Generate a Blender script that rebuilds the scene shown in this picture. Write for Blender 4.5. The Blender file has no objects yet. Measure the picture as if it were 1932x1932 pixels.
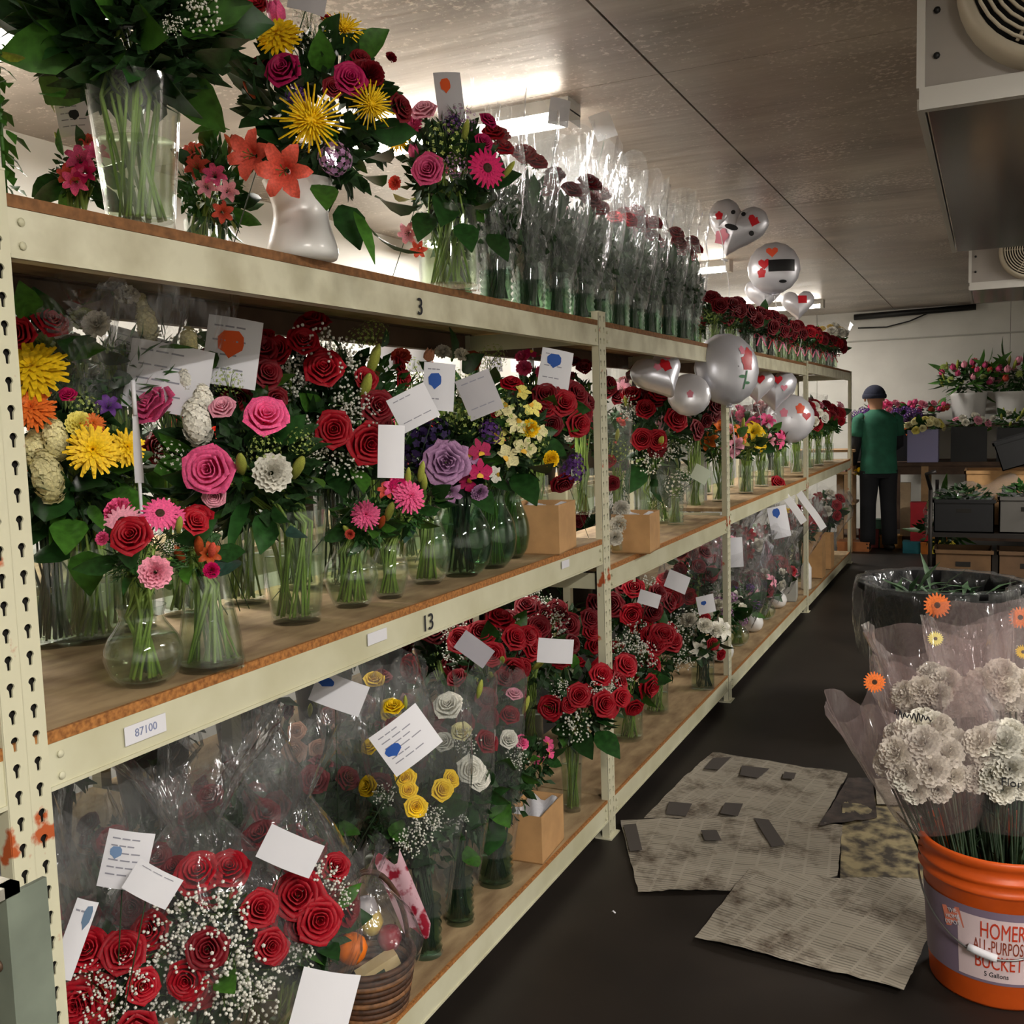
import bpy, math, random
from mathutils import Vector, Matrix, Quaternion
import numpy as np
PI = math.pi
SC = bpy.context.scene
COL = SC.collection
# ------------------------------------------------------------------ camera, world, exposure
YAW, PITCH, ROLL, FPX = 0.44955, 0.0938529, -0.02977, 1870.0
CAMZ = 1.50
F = Vector((-math.sin(YAW)*math.cos(PITCH), math.cos(YAW)*math.cos(PITCH), -math.sin(PITCH)))
R0 = Vector((math.cos(YAW), math.sin(YAW), 0)); U0 = R0.cross(F)
RV = R0*math.cos(ROLL) + U0*math.sin(ROLL); UV = -R0*math.sin(ROLL) + U0*math.cos(ROLL)
CAM = Vector((0, 0, CAMZ))
cd = bpy.data.cameras.new('camera'); cam = bpy.data.objects.new('camera', cd); COL.objects.link(cam)
cd.sensor_width = 36; cd.sensor_fit = 'HORIZONTAL'; cd.lens = 36*FPX/1932; cd.clip_start = .05
cam.matrix_world = Matrix(((RV.x, UV.x, -F.x, CAM.x), (RV.y, UV.y, -F.y, CAM.y), (RV.z, UV.z, -F.z, CAM.z), (0, 0, 0, 1)))
SC.camera = cam
SC.view_settings.view_transform = 'Standard'; SC.view_settings.look = 'None'
SC.view_settings.gamma = 1; SC.view_settings.use_curve_mapping = False
SC.view_settings.exposure = 0.9
try:
    SC.cycles.transparent_max_bounces = 24; SC.cycles.max_bounces = 8; SC.cycles.diffuse_bounces = 4
    SC.cycles.sample_clamp_indirect = 6; SC.cycles.caustics_reflective = False; SC.cycles.caustics_refractive = False
except Exception: pass
w = bpy.data.worlds.new('world'); SC.world = w; w.use_nodes = True
w.node_tree.nodes['Background'].inputs[0].default_value = (.8, .85, 1, 1); w.node_tree.nodes['Background'].inputs[1].default_value = .05
TUBE_W, AREA_W = 20.0, 22.0

def ray(px, py): return F + RV*((px-966)/FPX) - UV*((py-966)/FPX)
def P(px, py, depth): return CAM + ray(px, py)*depth
def at(px, py, x=None, y=None, z=None):
    d = ray(px, py)
    t = (x-CAM.x)/d.x if x is not None else (y-CAM.y)/d.y if y is not None else (z-CAM.z)/d.z
    return CAM + d*t
def depth_of(p): return (Vector(p)-CAM).dot(F)

# ------------------------------------------------------------------ materials
def lin(c):
    return tuple((v/12.92 if v <= .04045 else ((v+.055)/1.055)**2.4) for v in (c if isinstance(c, tuple) else tuple(int(c[i:i+2], 16)/255 for i in (0, 2, 4))))
MATS = {}
def mat(name, col='808080', rough=.6, var=.0, scale=8, metal=0, spec=.4, bump=0, col2=None, thr=None, emit=0, trans=0, obj_rand=0, detail=4, stretch=None, sheen=0):
    if name in MATS: return MATS[name]
    m = bpy.data.materials.new(name); m.use_nodes = True; nt = m.node_tree; b = nt.nodes['Principled BSDF']
    c = lin(col); b.inputs['Base Color'].default_value = (*c, 1); b.inputs['Roughness'].default_value = rough
    b.inputs['Metallic'].default_value = metal; b.inputs['Specular IOR Level'].default_value = spec
    if emit: b.inputs['Emission Color'].default_value = (*c, 1); b.inputs['Emission Strength'].default_value = emit
    if trans:
        b.inputs['Subsurface Weight'].default_value = trans; b.inputs['Subsurface Radius'].default_value = (.02, .02, .02); b.inputs['Subsurface Scale'].default_value = .3
    if var or col2 or bump:
        tc = nt.nodes.new('ShaderNodeTexCoord'); mp = nt.nodes.new('ShaderNodeMapping'); nt.links.new(tc.outputs['Object'], mp.inputs[0])
        if stretch: mp.inputs['Scale'].default_value = stretch
        n = nt.nodes.new('ShaderNodeTexNoise'); n.inputs['Scale'].default_value = scale; n.inputs['Detail'].default_value = detail; nt.links.new(mp.outputs[0], n.inputs[0])
        if var or col2:
            cr = nt.nodes.new('ShaderNodeValToRGB')
            lo = lin(col2) if col2 else tuple(v*(1-var) for v in c)
            hi = c if col2 else tuple(min(1, v*(1+var)) for v in c)
            a, z = thr or (.35, .65)
            cr.color_ramp.elements[0].position = a; cr.color_ramp.elements[1].position = z
            cr.color_ramp.elements[0].color = (*lo, 1); cr.color_ramp.elements[1].color = (*hi, 1)
            nt.links.new(n.outputs[0], cr.inputs[0]); nt.links.new(cr.outputs[0], b.inputs['Base Color'])
        if bump:
            bp = nt.nodes.new('ShaderNodeBump'); bp.inputs['Strength'].default_value = bump; bp.inputs['Distance'].default_value = .01
            nt.links.new(n.outputs[0], bp.inputs['Height']); nt.links.new(bp.outputs[0], b.inputs['Normal'])
    if obj_rand:
        oi = nt.nodes.new('ShaderNodeObjectInfo'); hs = nt.nodes.new('ShaderNodeHueSaturation'); mr = nt.nodes.new('ShaderNodeMapRange')
        mr.inputs['To Min'].default_value = 1-obj_rand; mr.inputs['To Max'].default_value = 1+obj_rand
        nt.links.new(oi.outputs['Random'], mr.inputs[0]); nt.links.new(mr.outputs[0], hs.inputs['Value'])
        src = b.inputs['Base Color'].links[0].from_socket if b.inputs['Base Color'].links else None
        if src: nt.links.new(src, hs.inputs['Color'])
        else: hs.inputs['Color'].default_value = (*c, 1)
        nt.links.new(hs.outputs[0], b.inputs['Base Color'])
    MATS[name] = m; return m

def film(name, tint, haze, hazecol, rough, ior, bump=0, bscale=30, stretch=(1, 1, 1)):
    m = bpy.data.materials.new(name); m.use_nodes = True; nt = m.node_tree; N = nt.nodes; Lk = nt.links
    N.remove(N['Principled BSDF']); out = N['Material Output']
    tr = N.new('ShaderNodeBsdfTransparent'); tr.inputs[0].default_value = (*tint, 1)
    gl = N.new('ShaderNodeBsdfGlossy'); gl.inputs['Roughness'].default_value = rough; gl.inputs[0].default_value = (.95, .95, .97, 1)
    di = N.new('ShaderNodeBsdfTranslucent'); di.inputs[0].default_value = (*hazecol, 1)
    d2 = N.new('ShaderNodeBsdfDiffuse'); d2.inputs[0].default_value = (*hazecol, 1)
    fr = N.new('ShaderNodeFresnel'); ge = N.new('ShaderNodeNewGeometry'); mr = N.new('ShaderNodeMapRange'); mr.inputs['To Min'].default_value = ior; mr.inputs['To Max'].default_value = 1/ior  # a thin sheet mirrors alike from both sides
    Lk.new(ge.outputs['Backfacing'], mr.inputs[0]); Lk.new(mr.outputs[0], fr.inputs[0])
    ad = N.new('ShaderNodeMixShader'); ad.inputs[0].default_value = .5; Lk.new(di.outputs[0], ad.inputs[1]); Lk.new(d2.outputs[0], ad.inputs[2])
    m1 = N.new('ShaderNodeMixShader'); m1.inputs[0].default_value = haze; Lk.new(tr.outputs[0], m1.inputs[1]); Lk.new(ad.outputs[0], m1.inputs[2])
    m2 = N.new('ShaderNodeMixShader'); Lk.new(fr.outputs[0], m2.inputs[0]); Lk.new(m1.outputs[0], m2.inputs[1]); Lk.new(gl.outputs[0], m2.inputs[2])
    Lk.new(m2.outputs[0], out.inputs[0])
    if bump:
        tc = N.new('ShaderNodeTexCoord'); mp = N.new('ShaderNodeMapping'); mp.inputs['Scale'].default_value = stretch; Lk.new(tc.outputs['Object'], mp.inputs[0])
        n = N.new('ShaderNodeTexNoise'); n.inputs['Scale'].default_value = bscale; n.inputs['Detail'].default_value = 3; n.inputs['Distortion'].default_value = .8; Lk.new(mp.outputs[0], n.inputs[0])
        bp = N.new('ShaderNodeBump'); bp.inputs['Strength'].default_value = bump; bp.inputs['Distance'].default_value = .02; Lk.new(n.outputs[0], bp.inputs['Height'])
        for s in (gl, fr): Lk.new(bp.outputs[0], s.inputs['Normal'])
    MATS[name] = m; return m
CELLO = film('cellophane', (.975, .975, .975), .06, (.85, .85, .88), .09, 1.5, 1.0, 16, (1, 1, .35))
CELLO_G = film('grey_cellophane', (.95, .96, .96), .07, (.75, .77, .78), .11, 1.5, 1.0, 16, (1, 1, .35))
PRINTF = film('printed_cellophane', (.975, .95, .95), .15, (.86, .66, .66), .10, 1.55, 1.0, 16, (1, 1, .4))
GLASS = film('clear_glass', (.95, .975, .96), .012, (.8, .85, .85), .03, 1.5)
GLASS_D = film('green_tinted_glass', (.66, .78, .70), .02, (.3, .4, .35), .03, 1.45)
WATER = film('water', (.90, .94, .82), .012, (.5, .55, .4), .02, 1.25)
PLASTIC = film('clear_plastic', (.92, .92, .92), .25, (.8, .82, .85), .1, 1.45)
CREAM = mat('cream_paint', 'CFCCB2', .45, .07, 5, bump=.05, col2='BDB99B')
CREAM_IN = mat('cream_paint_scratched', 'D3CFB6', .45, col2='B3AD92', scale=9, thr=(.3, .6))
RUSTM = mat('orange_rust', 'B5562A', .8, .4, 40)
DARKHOLE = mat('dark_backing', '1A1713', .9)
BOARD = mat('particle_board', 'B39A74', .75, col2='80674A', scale=7, thr=(.3, .72), bump=.1, detail=8, stretch=(3, 1, 1))
EDGE = mat('particle_board_edge', 'B5793F', .8, col2='7A4C22', scale=120, thr=(.3, .7), detail=2)
KRAFT = mat('kraft_cardboard', 'B98F60', .8, .1, 14)
KRAFT_D = mat('kraft_cardboard_inside', '8A6843', .85, .1, 14)
WHITE = mat('white_paper', 'DAD9DF', .7)
WHITEV = mat('white_ceramic', 'E6E4E2', .25, spec=.5)
INK = mat('black_ink', '222228', .7)
INKG = mat('grey_print', '8C8C98', .7)
BLUE = mat('blue_marker', '1F4FA0', .7); ORANGEM = mat('orange_marker', 'D8541A', .7)
LEAFM = mat('dark_green_leaf', '22461C', .45, .35, 6, spec=.35, obj_rand=.35)
LEAFL = mat('mid_green_leaf', '3E6B23', .45, .3, 6, spec=.35, obj_rand=.3)
LEAFY = mat('yellow_green_leaf', '7F8A2A', .5, .2, 6, obj_rand=.2)
LEAFB = mat('bluish_green_leaf', '36564A', .5, .25, 6, obj_rand=.25)
FOL = mat('dense_greenery', '243F1E', .55, .4, 25, spec=.3)
FOLB = mat('fresh_greenery', '2D5422', .5, .4, 25, spec=.3)
STEM = mat('green_stem', '7A9440', .5, .3, 12); STEMD = mat('dark_green_stem', '20351C', .55, .3, 12)
BUDG = mat('lily_bud_green', 'A9B04E', .5, .2, 20, obj_rand=.2)
FLC = dict(red='9C0A1C', dred='6E0916', pink='E4578A', lpink='EFA0B4', hot='C4125A', mag='A81450', yellow='EBC21A', pyellow='F0E27A', orange='E2702A', coral='DC5A48',
           white='ECE8DC', cream='E8DFA8', lav='AC80A8', purple='5A3478', dpurple='2E1E48', peach='D89A7A', green='A8B864', rust='A84A22')
def fm(c): return mat(c+'_petal', FLC[c], .55, .18, 10, spec=.25, obj_rand=.15)

# ------------------------------------------------------------------ mesh helper
class MB:
    def __init__(s): s.v = []; s.f = []; s.m = []
    def quad(s, *i, m=0): s.f.append(tuple(i)); s.m.append(m)
    def add(s, verts, faces, m=0):
        o = len(s.v); s.v += [tuple(v) for v in verts]; s.f += [tuple(o+i for i in f) for f in faces]; s.m += [m]*len(faces); return s
    def box(s, lo, hi, m=0, bev=0):
        x0, y0, z0 = lo; x1, y1, z1 = hi
        return s.add([(x0, y0, z0), (x1, y0, z0), (x1, y1, z0), (x0, y1, z0), (x0, y0, z1), (x1, y0, z1), (x1, y1, z1), (x0, y1, z1)],
                     [(0, 3, 2, 1), (4, 5, 6, 7), (0, 1, 5, 4), (1, 2, 6, 5), (2, 3, 7, 6), (3, 0, 4, 7)], m)
    def grid(s, fn, nu, nv, m=0, close=False):
        vs = [fn(i/(nu if close else nu), j/nv) for j in range(nv+1) for i in range(nu+(0 if close else 1))]
        n = nu if close else nu+1; fs = []
        for j in range(nv):
            for i in range(nu):
                a = j*n+i; b = j*n+(i+1) % n if close else a+1
                fs.append((a, b, b+n, a+n))
        return s.add(vs, fs, m)
    def lathe(s, prof, n=24, m=0, c=(0, 0, 0), cap0=False, cap1=False):
        o = len(s.v); k = len(prof)
        s.grid(lambda u, v: (c[0]+prof[round(v*(k-1))][0]*math.cos(2*PI*u), c[1]+prof[round(v*(k-1))][0]*math.sin(2*PI*u), c[2]+prof[round(v*(k-1))][1]), n, k-1, m, True)
        if cap0: s.f.append(tuple(o+i for i in reversed(range(n)))); s.m.append(m)
        if cap1: s.f.append(tuple(o+(k-1)*n+i for i in range(n))); s.m.append(m)
        return s
    def tube(s, pts, rad, n=5, m=0, caps=True):
        pts = [Vector(p) for p in pts]; o = len(s.v); k = len(pts)
        rad = rad if isinstance(rad, (list, tuple)) else [rad]*k
        for i, p in enumerate(pts):
            d = (pts[min(i+1, k-1)]-pts[max(i-1, 0)]); d = d.normalized() if d.length > 1e-9 else Vector((0, 0, 1))
            a = d.orthogonal().normalized() if i == 0 else (a - d*a.dot(d)).normalized()
            b = d.cross(a)
            for j in range(n):
                t = 2*PI*j/n; s.v.append(tuple(p+(a*math.cos(t)+b*math.sin(t))*rad[i]))
        for i in range(k-1):
            for j in range(n):
                s.f.append((o+i*n+j, o+i*n+(j+1) % n, o+(i+1)*n+(j+1) % n, o+(i+1)*n+j)); s.m.append(m)
        if caps:
            s.f.append(tuple(o+j for j in reversed(range(n)))); s.m.append(m)
            s.f.append(tuple(o+(k-1)*n+j for j in range(n))); s.m.append(m)
        return s
    def blob(s, c, r, n=6, k=4, m=0):
        rx, ry, rz = r if isinstance(r, tuple) else (r, r, r)
        return s.lathe_e(c, rx, ry, rz, n, k, m)
    def lathe_e(s, c, rx, ry, rz, n, k, m):
        s.grid(lambda u, v: (c[0]+rx*math.sin(PI*v)*math.cos(2*PI*u), c[1]+ry*math.sin(PI*v)*math.sin(2*PI*u), c[2]-rz*math.cos(PI*v)), n, k, m, True); return s
    def mesh(s, name, mats, smooth=True):
        me = bpy.data.meshes.new(name); me.from_pydata(s.v, [], s.f)
        for x in (mats if isinstance(mats, (list, tuple)) else [mats]): me.materials.append(x)
        me.polygons.foreach_set('material_index', s.m)
        if smooth: me.polygons.foreach_set('use_smooth', [True]*len(s.f))
        me.update(); return me
def obj(name, me, parent=None, loc=(0, 0, 0), q=None, sc=None, **props):
    o = bpy.data.objects.new(name, me); COL.objects.link(o)
    if parent is not None: o.parent = parent
    o.location = loc
    if q is not None:
        o.rotation_mode = 'QUATERNION'; o.rotation_quaternion = q
    if sc is not None: o.scale = sc if isinstance(sc, (tuple, list, Vector)) else (sc, sc, sc)
    for k, v in props.items(): o[k] = v
    return o
LABELS = set()
def thing(name, label, cat, loc=(0, 0, 0), group=None, me=None, q=None, sc=None):
    o = obj(name, me, None, loc, q, sc); o['label'] = label; o['category'] = cat
    if group: o['group'] = group
    return o
def struct(name, me, loc=(0, 0, 0)): return obj(name, me, None, loc, kind='structure')
def fontmesh(txt, size, mt, ext=.0006):
    c = bpy.data.curves.new('text', 'FONT'); c.body = txt; c.size = size; c.extrude = ext; c.align_x = 'CENTER'; c.align_y = 'CENTER'; c.resolution_u = 3
    o = bpy.data.objects.new('text', c); COL.objects.link(o)
    bpy.context.view_layer.update()
    me = bpy.data.meshes.new_from_object(o.evaluated_get(bpy.context.evaluated_depsgraph_get()))
    bpy.data.objects.remove(o); me.materials.clear(); me.materials.append(mt); return me
# ------------------------------------------------------------------ flowers and leaves (unit radius, +Z is the way the bloom faces)
RG = random.Random(7)
def wrap_petal(mb, a0, wa, rows, m=0, nu=3, ruf=0, rg=RG):
    ph = rg.random()*6
    def fn(u, v):
        k = v*(len(rows)-1); i = min(int(k), len(rows)-2); t = k-i
        r = rows[i][0]*(1-t)+rows[i+1][0]*t; z = rows[i][1]*(1-t)+rows[i+1][1]*t; wf = rows[i][2]*(1-t)+rows[i+1][2]*t
        x = 2*u-1; a = a0+x*wa*wf; rr = r*(1+.1*x*x) + ruf*v*math.sin(9*u*2+ph); zz = z-.12*x*x*v+ruf*v*math.cos(11*u+ph)
        return (rr*math.cos(a), rr*math.sin(a), zz)
    mb.grid(fn, nu, len(rows)-1, m)
def flat_petal(mb, a, rows, m=0, nu=2, cup=.15, tw=0):
    ca, sa = math.cos(a), math.sin(a)
    def fn(u, v):
        k = v*(len(rows)-1); i = min(int(k), len(rows)-2); t = k-i
        r, z, h = (rows[i][j]*(1-t)+rows[i+1][j]*t for j in range(3))
        x = 2*u-1; y = x*h; zz = z+cup*h*x*x+tw*x*v
        return (r*ca-y*sa, r*sa+y*ca, zz)
    mb.grid(fn, nu, len(rows)-1, m)
def f_rose(mb, op=1.0, ruf=.022):
    rg = random.Random(3)
    for n, rt, zt, rb, zb, wa, cl in ((1, .10, .62, .06, .1, 2.6, 0), (3, .20, .64, .10, .05, 1.25, .02), (3, .34, .64, .14, 0, 1.2, .03), (4, .50, .58, .18, -.15, .98, .06), (5, .70, .44, .22, -.28, .80, .12), (5, .88, .22, .24, -.38, .78, .16)):
        a0 = rg.random()*6
        for i in range(n):
            a = a0+2*PI*i/n+rg.uniform(-.1, .1); s = rg.uniform(.94, 1.06)
            rt2 = rt*op*s
            wrap_petal(mb, a, wa, [(rb*.5, zb-.12, .35), (rb+(rt2-rb)*.75, zb+(zt-zb)*.4, .9), (rt2, zt*s, 1), (rt2+cl, zt*s-cl*.4, .72)], 0, 4, ruf, rg)
    mb.lathe([(.05, -.6), (.16, -.5), (.2, -.38), (.1, -.3)], 6, 1)
    for i in range(5): flat_petal(mb, i*1.256, [(.12, -.42, .08), (.4, -.5, .09), (.62, -.42, .01)], 1, 2)
def f_mum(mb):
    rg = random.Random(4)
    for k, (n, r, z, h) in enumerate(((20, 1, -.05, .10), (18, .92, .12, .10), (16, .78, .27, .10), (12, .6, .38, .10), (8, .4, .45, .09), (5, .2, .48, .08))):
        for i in range(n):
            a = 2*PI*i/n+k*.5+rg.uniform(-.1, .1); rr = r*rg.uniform(.9, 1.05)
            flat_petal(mb, a, [(.05, z-.15, h*.5), (rr*.6, z+.02, h), (rr, z-.03+k*.02, h*.45)], 0, 1, .3)
    mb.lathe([(.05, -.4), (.3, -.25), (.3, -.12)], 8, 1)
def f_spider(mb):
    rg = random.Random(5)
    for i in range(90):
        t = i/90; a = i*2.399963; el = .15+1.25*t
        L = 1.0*rg.uniform(.85, 1.1)*(1-.45*t); d = Vector((math.cos(a)*math.cos(el), math.sin(a)*math.cos(el), math.sin(el)*.55))
        p0 = d*.1; p2 = d*L; p1 = (p0+p2)/2+Vector((0, 0, .05)); p2 = p2+Vector((0, 0, rg.uniform(-.05, .1)))
        mb.tube([p0, p1, p2], [.02, .036, .026], 3, 0)
    mb.lathe([(0, .28), (.14, .25), (.2, .12), (.1, -.1), (.05, -.3)], 8, 0)
def f_gerbera(mb):
    rg = random.Random(6)
    for k, (n, r, z, h) in enumerate(((20, 1, 0, .11), (18, .85, .07, .11), (16, .5, .12, .06))):
        for i in range(n):
            a = 2*PI*i/n+k*.16; rr = r*rg.uniform(.94, 1.04)
            flat_petal(mb, a, [(.15, z-.03, h*.45), (rr*.65, z+.05, h), (rr, z-.02, h*.4)], 0, 1, .25)
    mb.lathe([(.26, .12), (.2, .2), (.08, .2), (0, .16)], 10, 2); mb.lathe([(.06, -.35), (.22, -.12), (.22, -.02)], 8, 1)
def f_carn(mb):
    rg = random.Random(8)
    for n, r, z, h in ((9, .95, .05, .36), (8, .8, .28, .34), (7, .6, .45, .3), (5, .38, .55, .25), (3, .18, .6, .2)):
        a0 = rg.random()*6
        for i in range(n):
            a = a0+2*PI*i/n; zz = [rg.uniform(-.09, .09) for _ in range(5)]
            def fn(u, v, a=a, zz=zz):
                x = 2*u-1; rr = .1+(r-.1)*v+(.06*((int(u*4+.5) % 2)*2-1) if v > .9 else 0); y = x*h*(.3+.7*v)
                z1 = -.3*(1-v)+z*v+zz[int(u*4+.5)]*v*1.3
                return (rr*math.cos(a)-y*math.sin(a), rr*math.sin(a)+y*math.cos(a), z1)
            mb.grid(fn, 4, 2, 0)
    mb.lathe([(.06, -.75), (.16, -.6), (.2, -.3), (.15, -.2)], 6, 1)
def f_lily(mb):
    for i in range(6):
        a = i*PI/3; k = i % 2
        flat_petal(mb, a, [(.08, -.7, .1), (.22, -.25, .24), (.6, .12, .34-.06*k), (.95, .12, .2), (1.12, -.06, .02)], 0, 2, .4)
    for i in range(5):
        a = i*1.256+.3; mb.tube([(0, 0, -.5), (.08*math.cos(a), .08*math.sin(a), .1), (.22*math.cos(a), .22*math.sin(a), .32)], [.02, .015, .03], 3, 1)
def f_tulip(mb):
    for i in range(6):
        k = i % 2; wrap_petal(mb, i*PI/3, .75, [(.1, -.75, .6), (.5+.04*k, -.45, 1), (.55+.05*k, .1, .95), (.34+.1*k, .65, .5), (.25+.2*k, .85, .08)], 0, 3)
def f_bud(mb):
    mb.lathe([(.03, -1), (.14, -.85), (.24, -.4), (.27, 0), (.22, .5), (.12, .85), (.02, 1)], 7, 0)
def florets(mb, n, ex, sz, rg, m=0, petals=4, cm=1):
    for i in range(n):
        z = 1-2*(i+.5)/n; a = i*2.399963; r = math.sqrt(max(0, 1-z*z)); p = Vector((r*math.cos(a)*ex[0], r*math.sin(a)*ex[1], z*ex[2]))*rg.uniform(.85, 1.05)
        d = Vector((r*math.cos(a), r*math.sin(a), z)); q = d.to_track_quat('Z', 'Y'); s = sz*rg.uniform(.75, 1.2); tw = rg.random()*6
        for k in range(petals):
            b = tw+2*PI*k/petals; c, sn = math.cos(b), math.sin(b)
            mb.add([p+q@(Vector(v)*s) for v in ((0, 0, 0), (c*.6-sn*.4, sn*.6+c*.4, .18), (c*1.05, sn*1.05, .1), (c*.6+sn*.4, sn*.6-c*.4, .18))], [(0, 1, 2, 3)], m)
def f_stock(mb): florets(mb, 110, (.48, .48, 1.0), .2, random.Random(9), 0, 5); florets(mb, 60, (.36, .36, .9), .2, random.Random(19), 0, 5)
def f_cluster(mb): florets(mb, 44, (.85, .85, .6), .2, random.Random(10), 0, 5)
def f_wax(mb):
    rg = random.Random(11); florets(mb, 70, (1, 1, .9), .1, rg, 0, 4)
    for i in range(14):
        d = Vector((rg.gauss(0, 1), rg.gauss(0, 1), abs(rg.gauss(0, 1)))).normalized(); mb.tube([(0, 0, -.8), d*.5, d*.98], [.015, .012, .008], 3, 1)
def f_breath(mb):
    rg = random.Random(12)
    for i in range(85):
        d = Vector((rg.gauss(0, 1), rg.gauss(0, 1), rg.gauss(0, .8))).normalized()*(rg.random()**.45)
        mb.blob(d, rg.uniform(.045, .085), 5, 3, 0)
        if i % 3 == 0: mb.tube([(0, 0, -1), d*.5+Vector((0, 0, -.3)), d], .009, 3, 1)
def f_orchid(mb):
    for a, r, h in ((PI/2, 1, .3), (PI/2+2.2, .95, .26), (PI/2-2.2, .95, .26), (0.15, 1, .5), (PI-.15, 1, .5)):
        flat_petal(mb, a, [(.05, 0, .1), (.55*r, .08, h), (r, 0, h*.3)], 0, 2, .2)
    wrap_petal(mb, -PI/2, .8, [(.1, .05, .6), (.3, .25, 1), (.45, .3, .7)], 2, 3)
FB = dict(rose=f_rose, kale=lambda m: f_rose(m, 1.1, .09), chrysanthemum=f_mum, spider_mum=f_spider, gerbera=f_gerbera, carnation=f_carn, lily=f_lily, alstroemeria=f_lily, tulip=f_tulip,
          lily_bud=f_bud, stock=f_stock, statice=f_cluster, waxflower=f_wax, babys_breath=f_breath, orchid=f_orchid)
CALYX = mat('green_calyx', '55702E', .6, .2, 10)
CENTER = mat('flower_centre', '3A2412', .8, .3, 60)
ORCHC = mat('orchid_lip', 'E9B43A', .5)
BREATH = mat('babys_breath_white', 'E2E0D6', .6)
FM = {}
def flower_mesh(kind, col):
    if (kind, col) in FM: return FM[kind, col]
    mb = MB(); FB[kind](mb)
    m0 = BUDG if (kind, col) == ('lily_bud', 'green') else BREATH if kind == 'babys_breath' else fm(col)
    FM[kind, col] = mb.mesh(kind, [m0, CALYX, ORCHC if kind == 'orchid' else CENTER]); return FM[kind, col]
def leaf_grid(mb, L, W, base, d, up, bend=.2, fold=.12, ns=4, m=0):
    d = Vector(d).normalized(); s = d.cross(Vector(up)); s = s.normalized() if s.length > 1e-5 else d.orthogonal().normalized(); n = s.cross(d)
    prof = (.12, .8, 1, .7, .05) if ns == 4 else (.2, 1, .08)
    vs = []
    for i in range(ns+1):
        t = i/ns; c = Vector(base)+d*(L*t)-n*(bend*L*t*t); h = W*.5*prof[i]
        vs += [c-s*h+n*(fold*h), c, c+s*h+n*(fold*h)]
    fs = []
    for i in range(ns):
        a = 3*i; fs += [(a, a+1, a+4, a+3), (a+1, a+2, a+5, a+4)]
    mb.add(vs, fs, m)
LM = {}
def leaf_mesh(kind, mt):
    if (kind, mt.name) not in LM:
        mb = MB(); L, W, b = dict(broad=(1, .62, .25), long=(1, .22, .35), oval=(1, .42, .3))[kind]
        leaf_grid(mb, L, W, (0, 0, 0), (0, 0, 1), (0, -1, 0), b, .3)
        LM[kind, mt.name] = mb.mesh('leaf', mt)
    return LM[kind, mt.name]
def foliage_mesh(seed, n, L, W, mt, shell=.25):
    mb = MB(); rg = random.Random(seed)
    for i in range(n):
        d = Vector((rg.gauss(0, 1), rg.gauss(0, 1), rg.gauss(0, 1))).normalized(); p = d*(shell+(.85-shell)*rg.random()**.6)
        dd = d+Vector((rg.gauss(0, .5), rg.gauss(0, .5), rg.gauss(0, .5)+.15))
        leaf_grid(mb, L*rg.uniform(.6, 1.2), W*rg.uniform(.7, 1.2), p, dd, (rg.gauss(0, 1), rg.gauss(0, 1), rg.gauss(0, 1)), .3, .25, 2)
    return mb.mesh('foliage', mt)
FOLM = dict(dark=[foliage_mesh(20+i, 230, .34, .17, FOL) for i in range(3)], fresh=[foliage_mesh(30+i, 190, .36, .16, FOLB) for i in range(2)],
            fine=[foliage_mesh(40+i, 260, .36, .045, FOLB) for i in range(2)], col=[foliage_mesh(50+i, 170, .30, .16, FOL, .1) for i in range(3)])
# ------------------------------------------------------------------ vases
VP = dict(bubble=[(.45, 0), (.82, .1), (1, .36), (.9, .58), (.6, .78), (.5, .86), (.64, 1)], ginger=[(.55, 0), (.72, .06), (1, .45), (.95, .65), (.6, .86), (.52, .92), (.62, 1)],
          flared=[(.68, 0), (.7, .03), (.78, .3), (.88, .66), (1, 1)], taper=[(1, 0), (1, .05), (.9, .35), (.72, .7), (.58, .92), (.62, 1)], straight=[(1, 0), (1, .05), (1, .5), (1, 1)],
          urn=[(.86, 0), (1, .04), (.92, .2), (.74, .5), (.72, .66), (.86, .88), (1, 1)], cube=[(1, 0), (1, 1)], bucket=[(.78, 0), (.8, .02), (.98, .9), (1, .92), (1, 1)],
          ribbed=[(1, 0)]+[(.86+.14*(i % 2), .06+.9*i/13) for i in range(14)]+[(1, 1)])
VPI = {}
def vase_r(kind, z):
    pr = VP[kind]
    for (r0, z0), (r1, z1) in zip(pr, pr[1:]):
        if z0 <= z <= z1: return r0+(r1-r0)*(z-z0)/max(1e-6, z1-z0)
    return pr[-1][0]
def smooth_prof(kind, n=14):
    if kind in ('ribbed', 'bucket', 'cube'): return VP[kind]
    out = []
    for i in range(n+1):
        z = i/n; a = [vase_r(kind, min(1, max(0, z+d))) for d in (-.05, 0, .05)]; out.append((sum(a)/3, z))
    return out
VM = {}
def vase_mesh(kind, h, r, mt, n=28):
    k = (kind, round(h, 3), round(r, 3), mt.name)
    if k in VM: return VM[k]
    pr = [(a*r, z*h) for a, z in smooth_prof(kind)]; mb = MB()
    if kind == 'cube': n = 4
    glass = mt in (GLASS, GLASS_D, PLASTIC); t = .0025 if glass else .004
    mb.lathe(pr, n, 0, cap0=True)
    inner = [(max(.002, a-t), max(z, min(.012, h*.08))) for a, z in pr]
    mb.lathe(list(reversed(inner)), n, 0); mb.lathe([pr[-1], inner[-1]], n, 0); mb.lathe([(.001, inner[0][1]), inner[0]], n, 0)
    if kind == 'cube':
        mb.v = [tuple(Matrix.Rotation(PI/4, 3, 'Z') @ Vector(v)) for v in mb.v]
    VM[k] = mb.mesh('vase', mt, kind != 'cube'); return VM[k]
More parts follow.
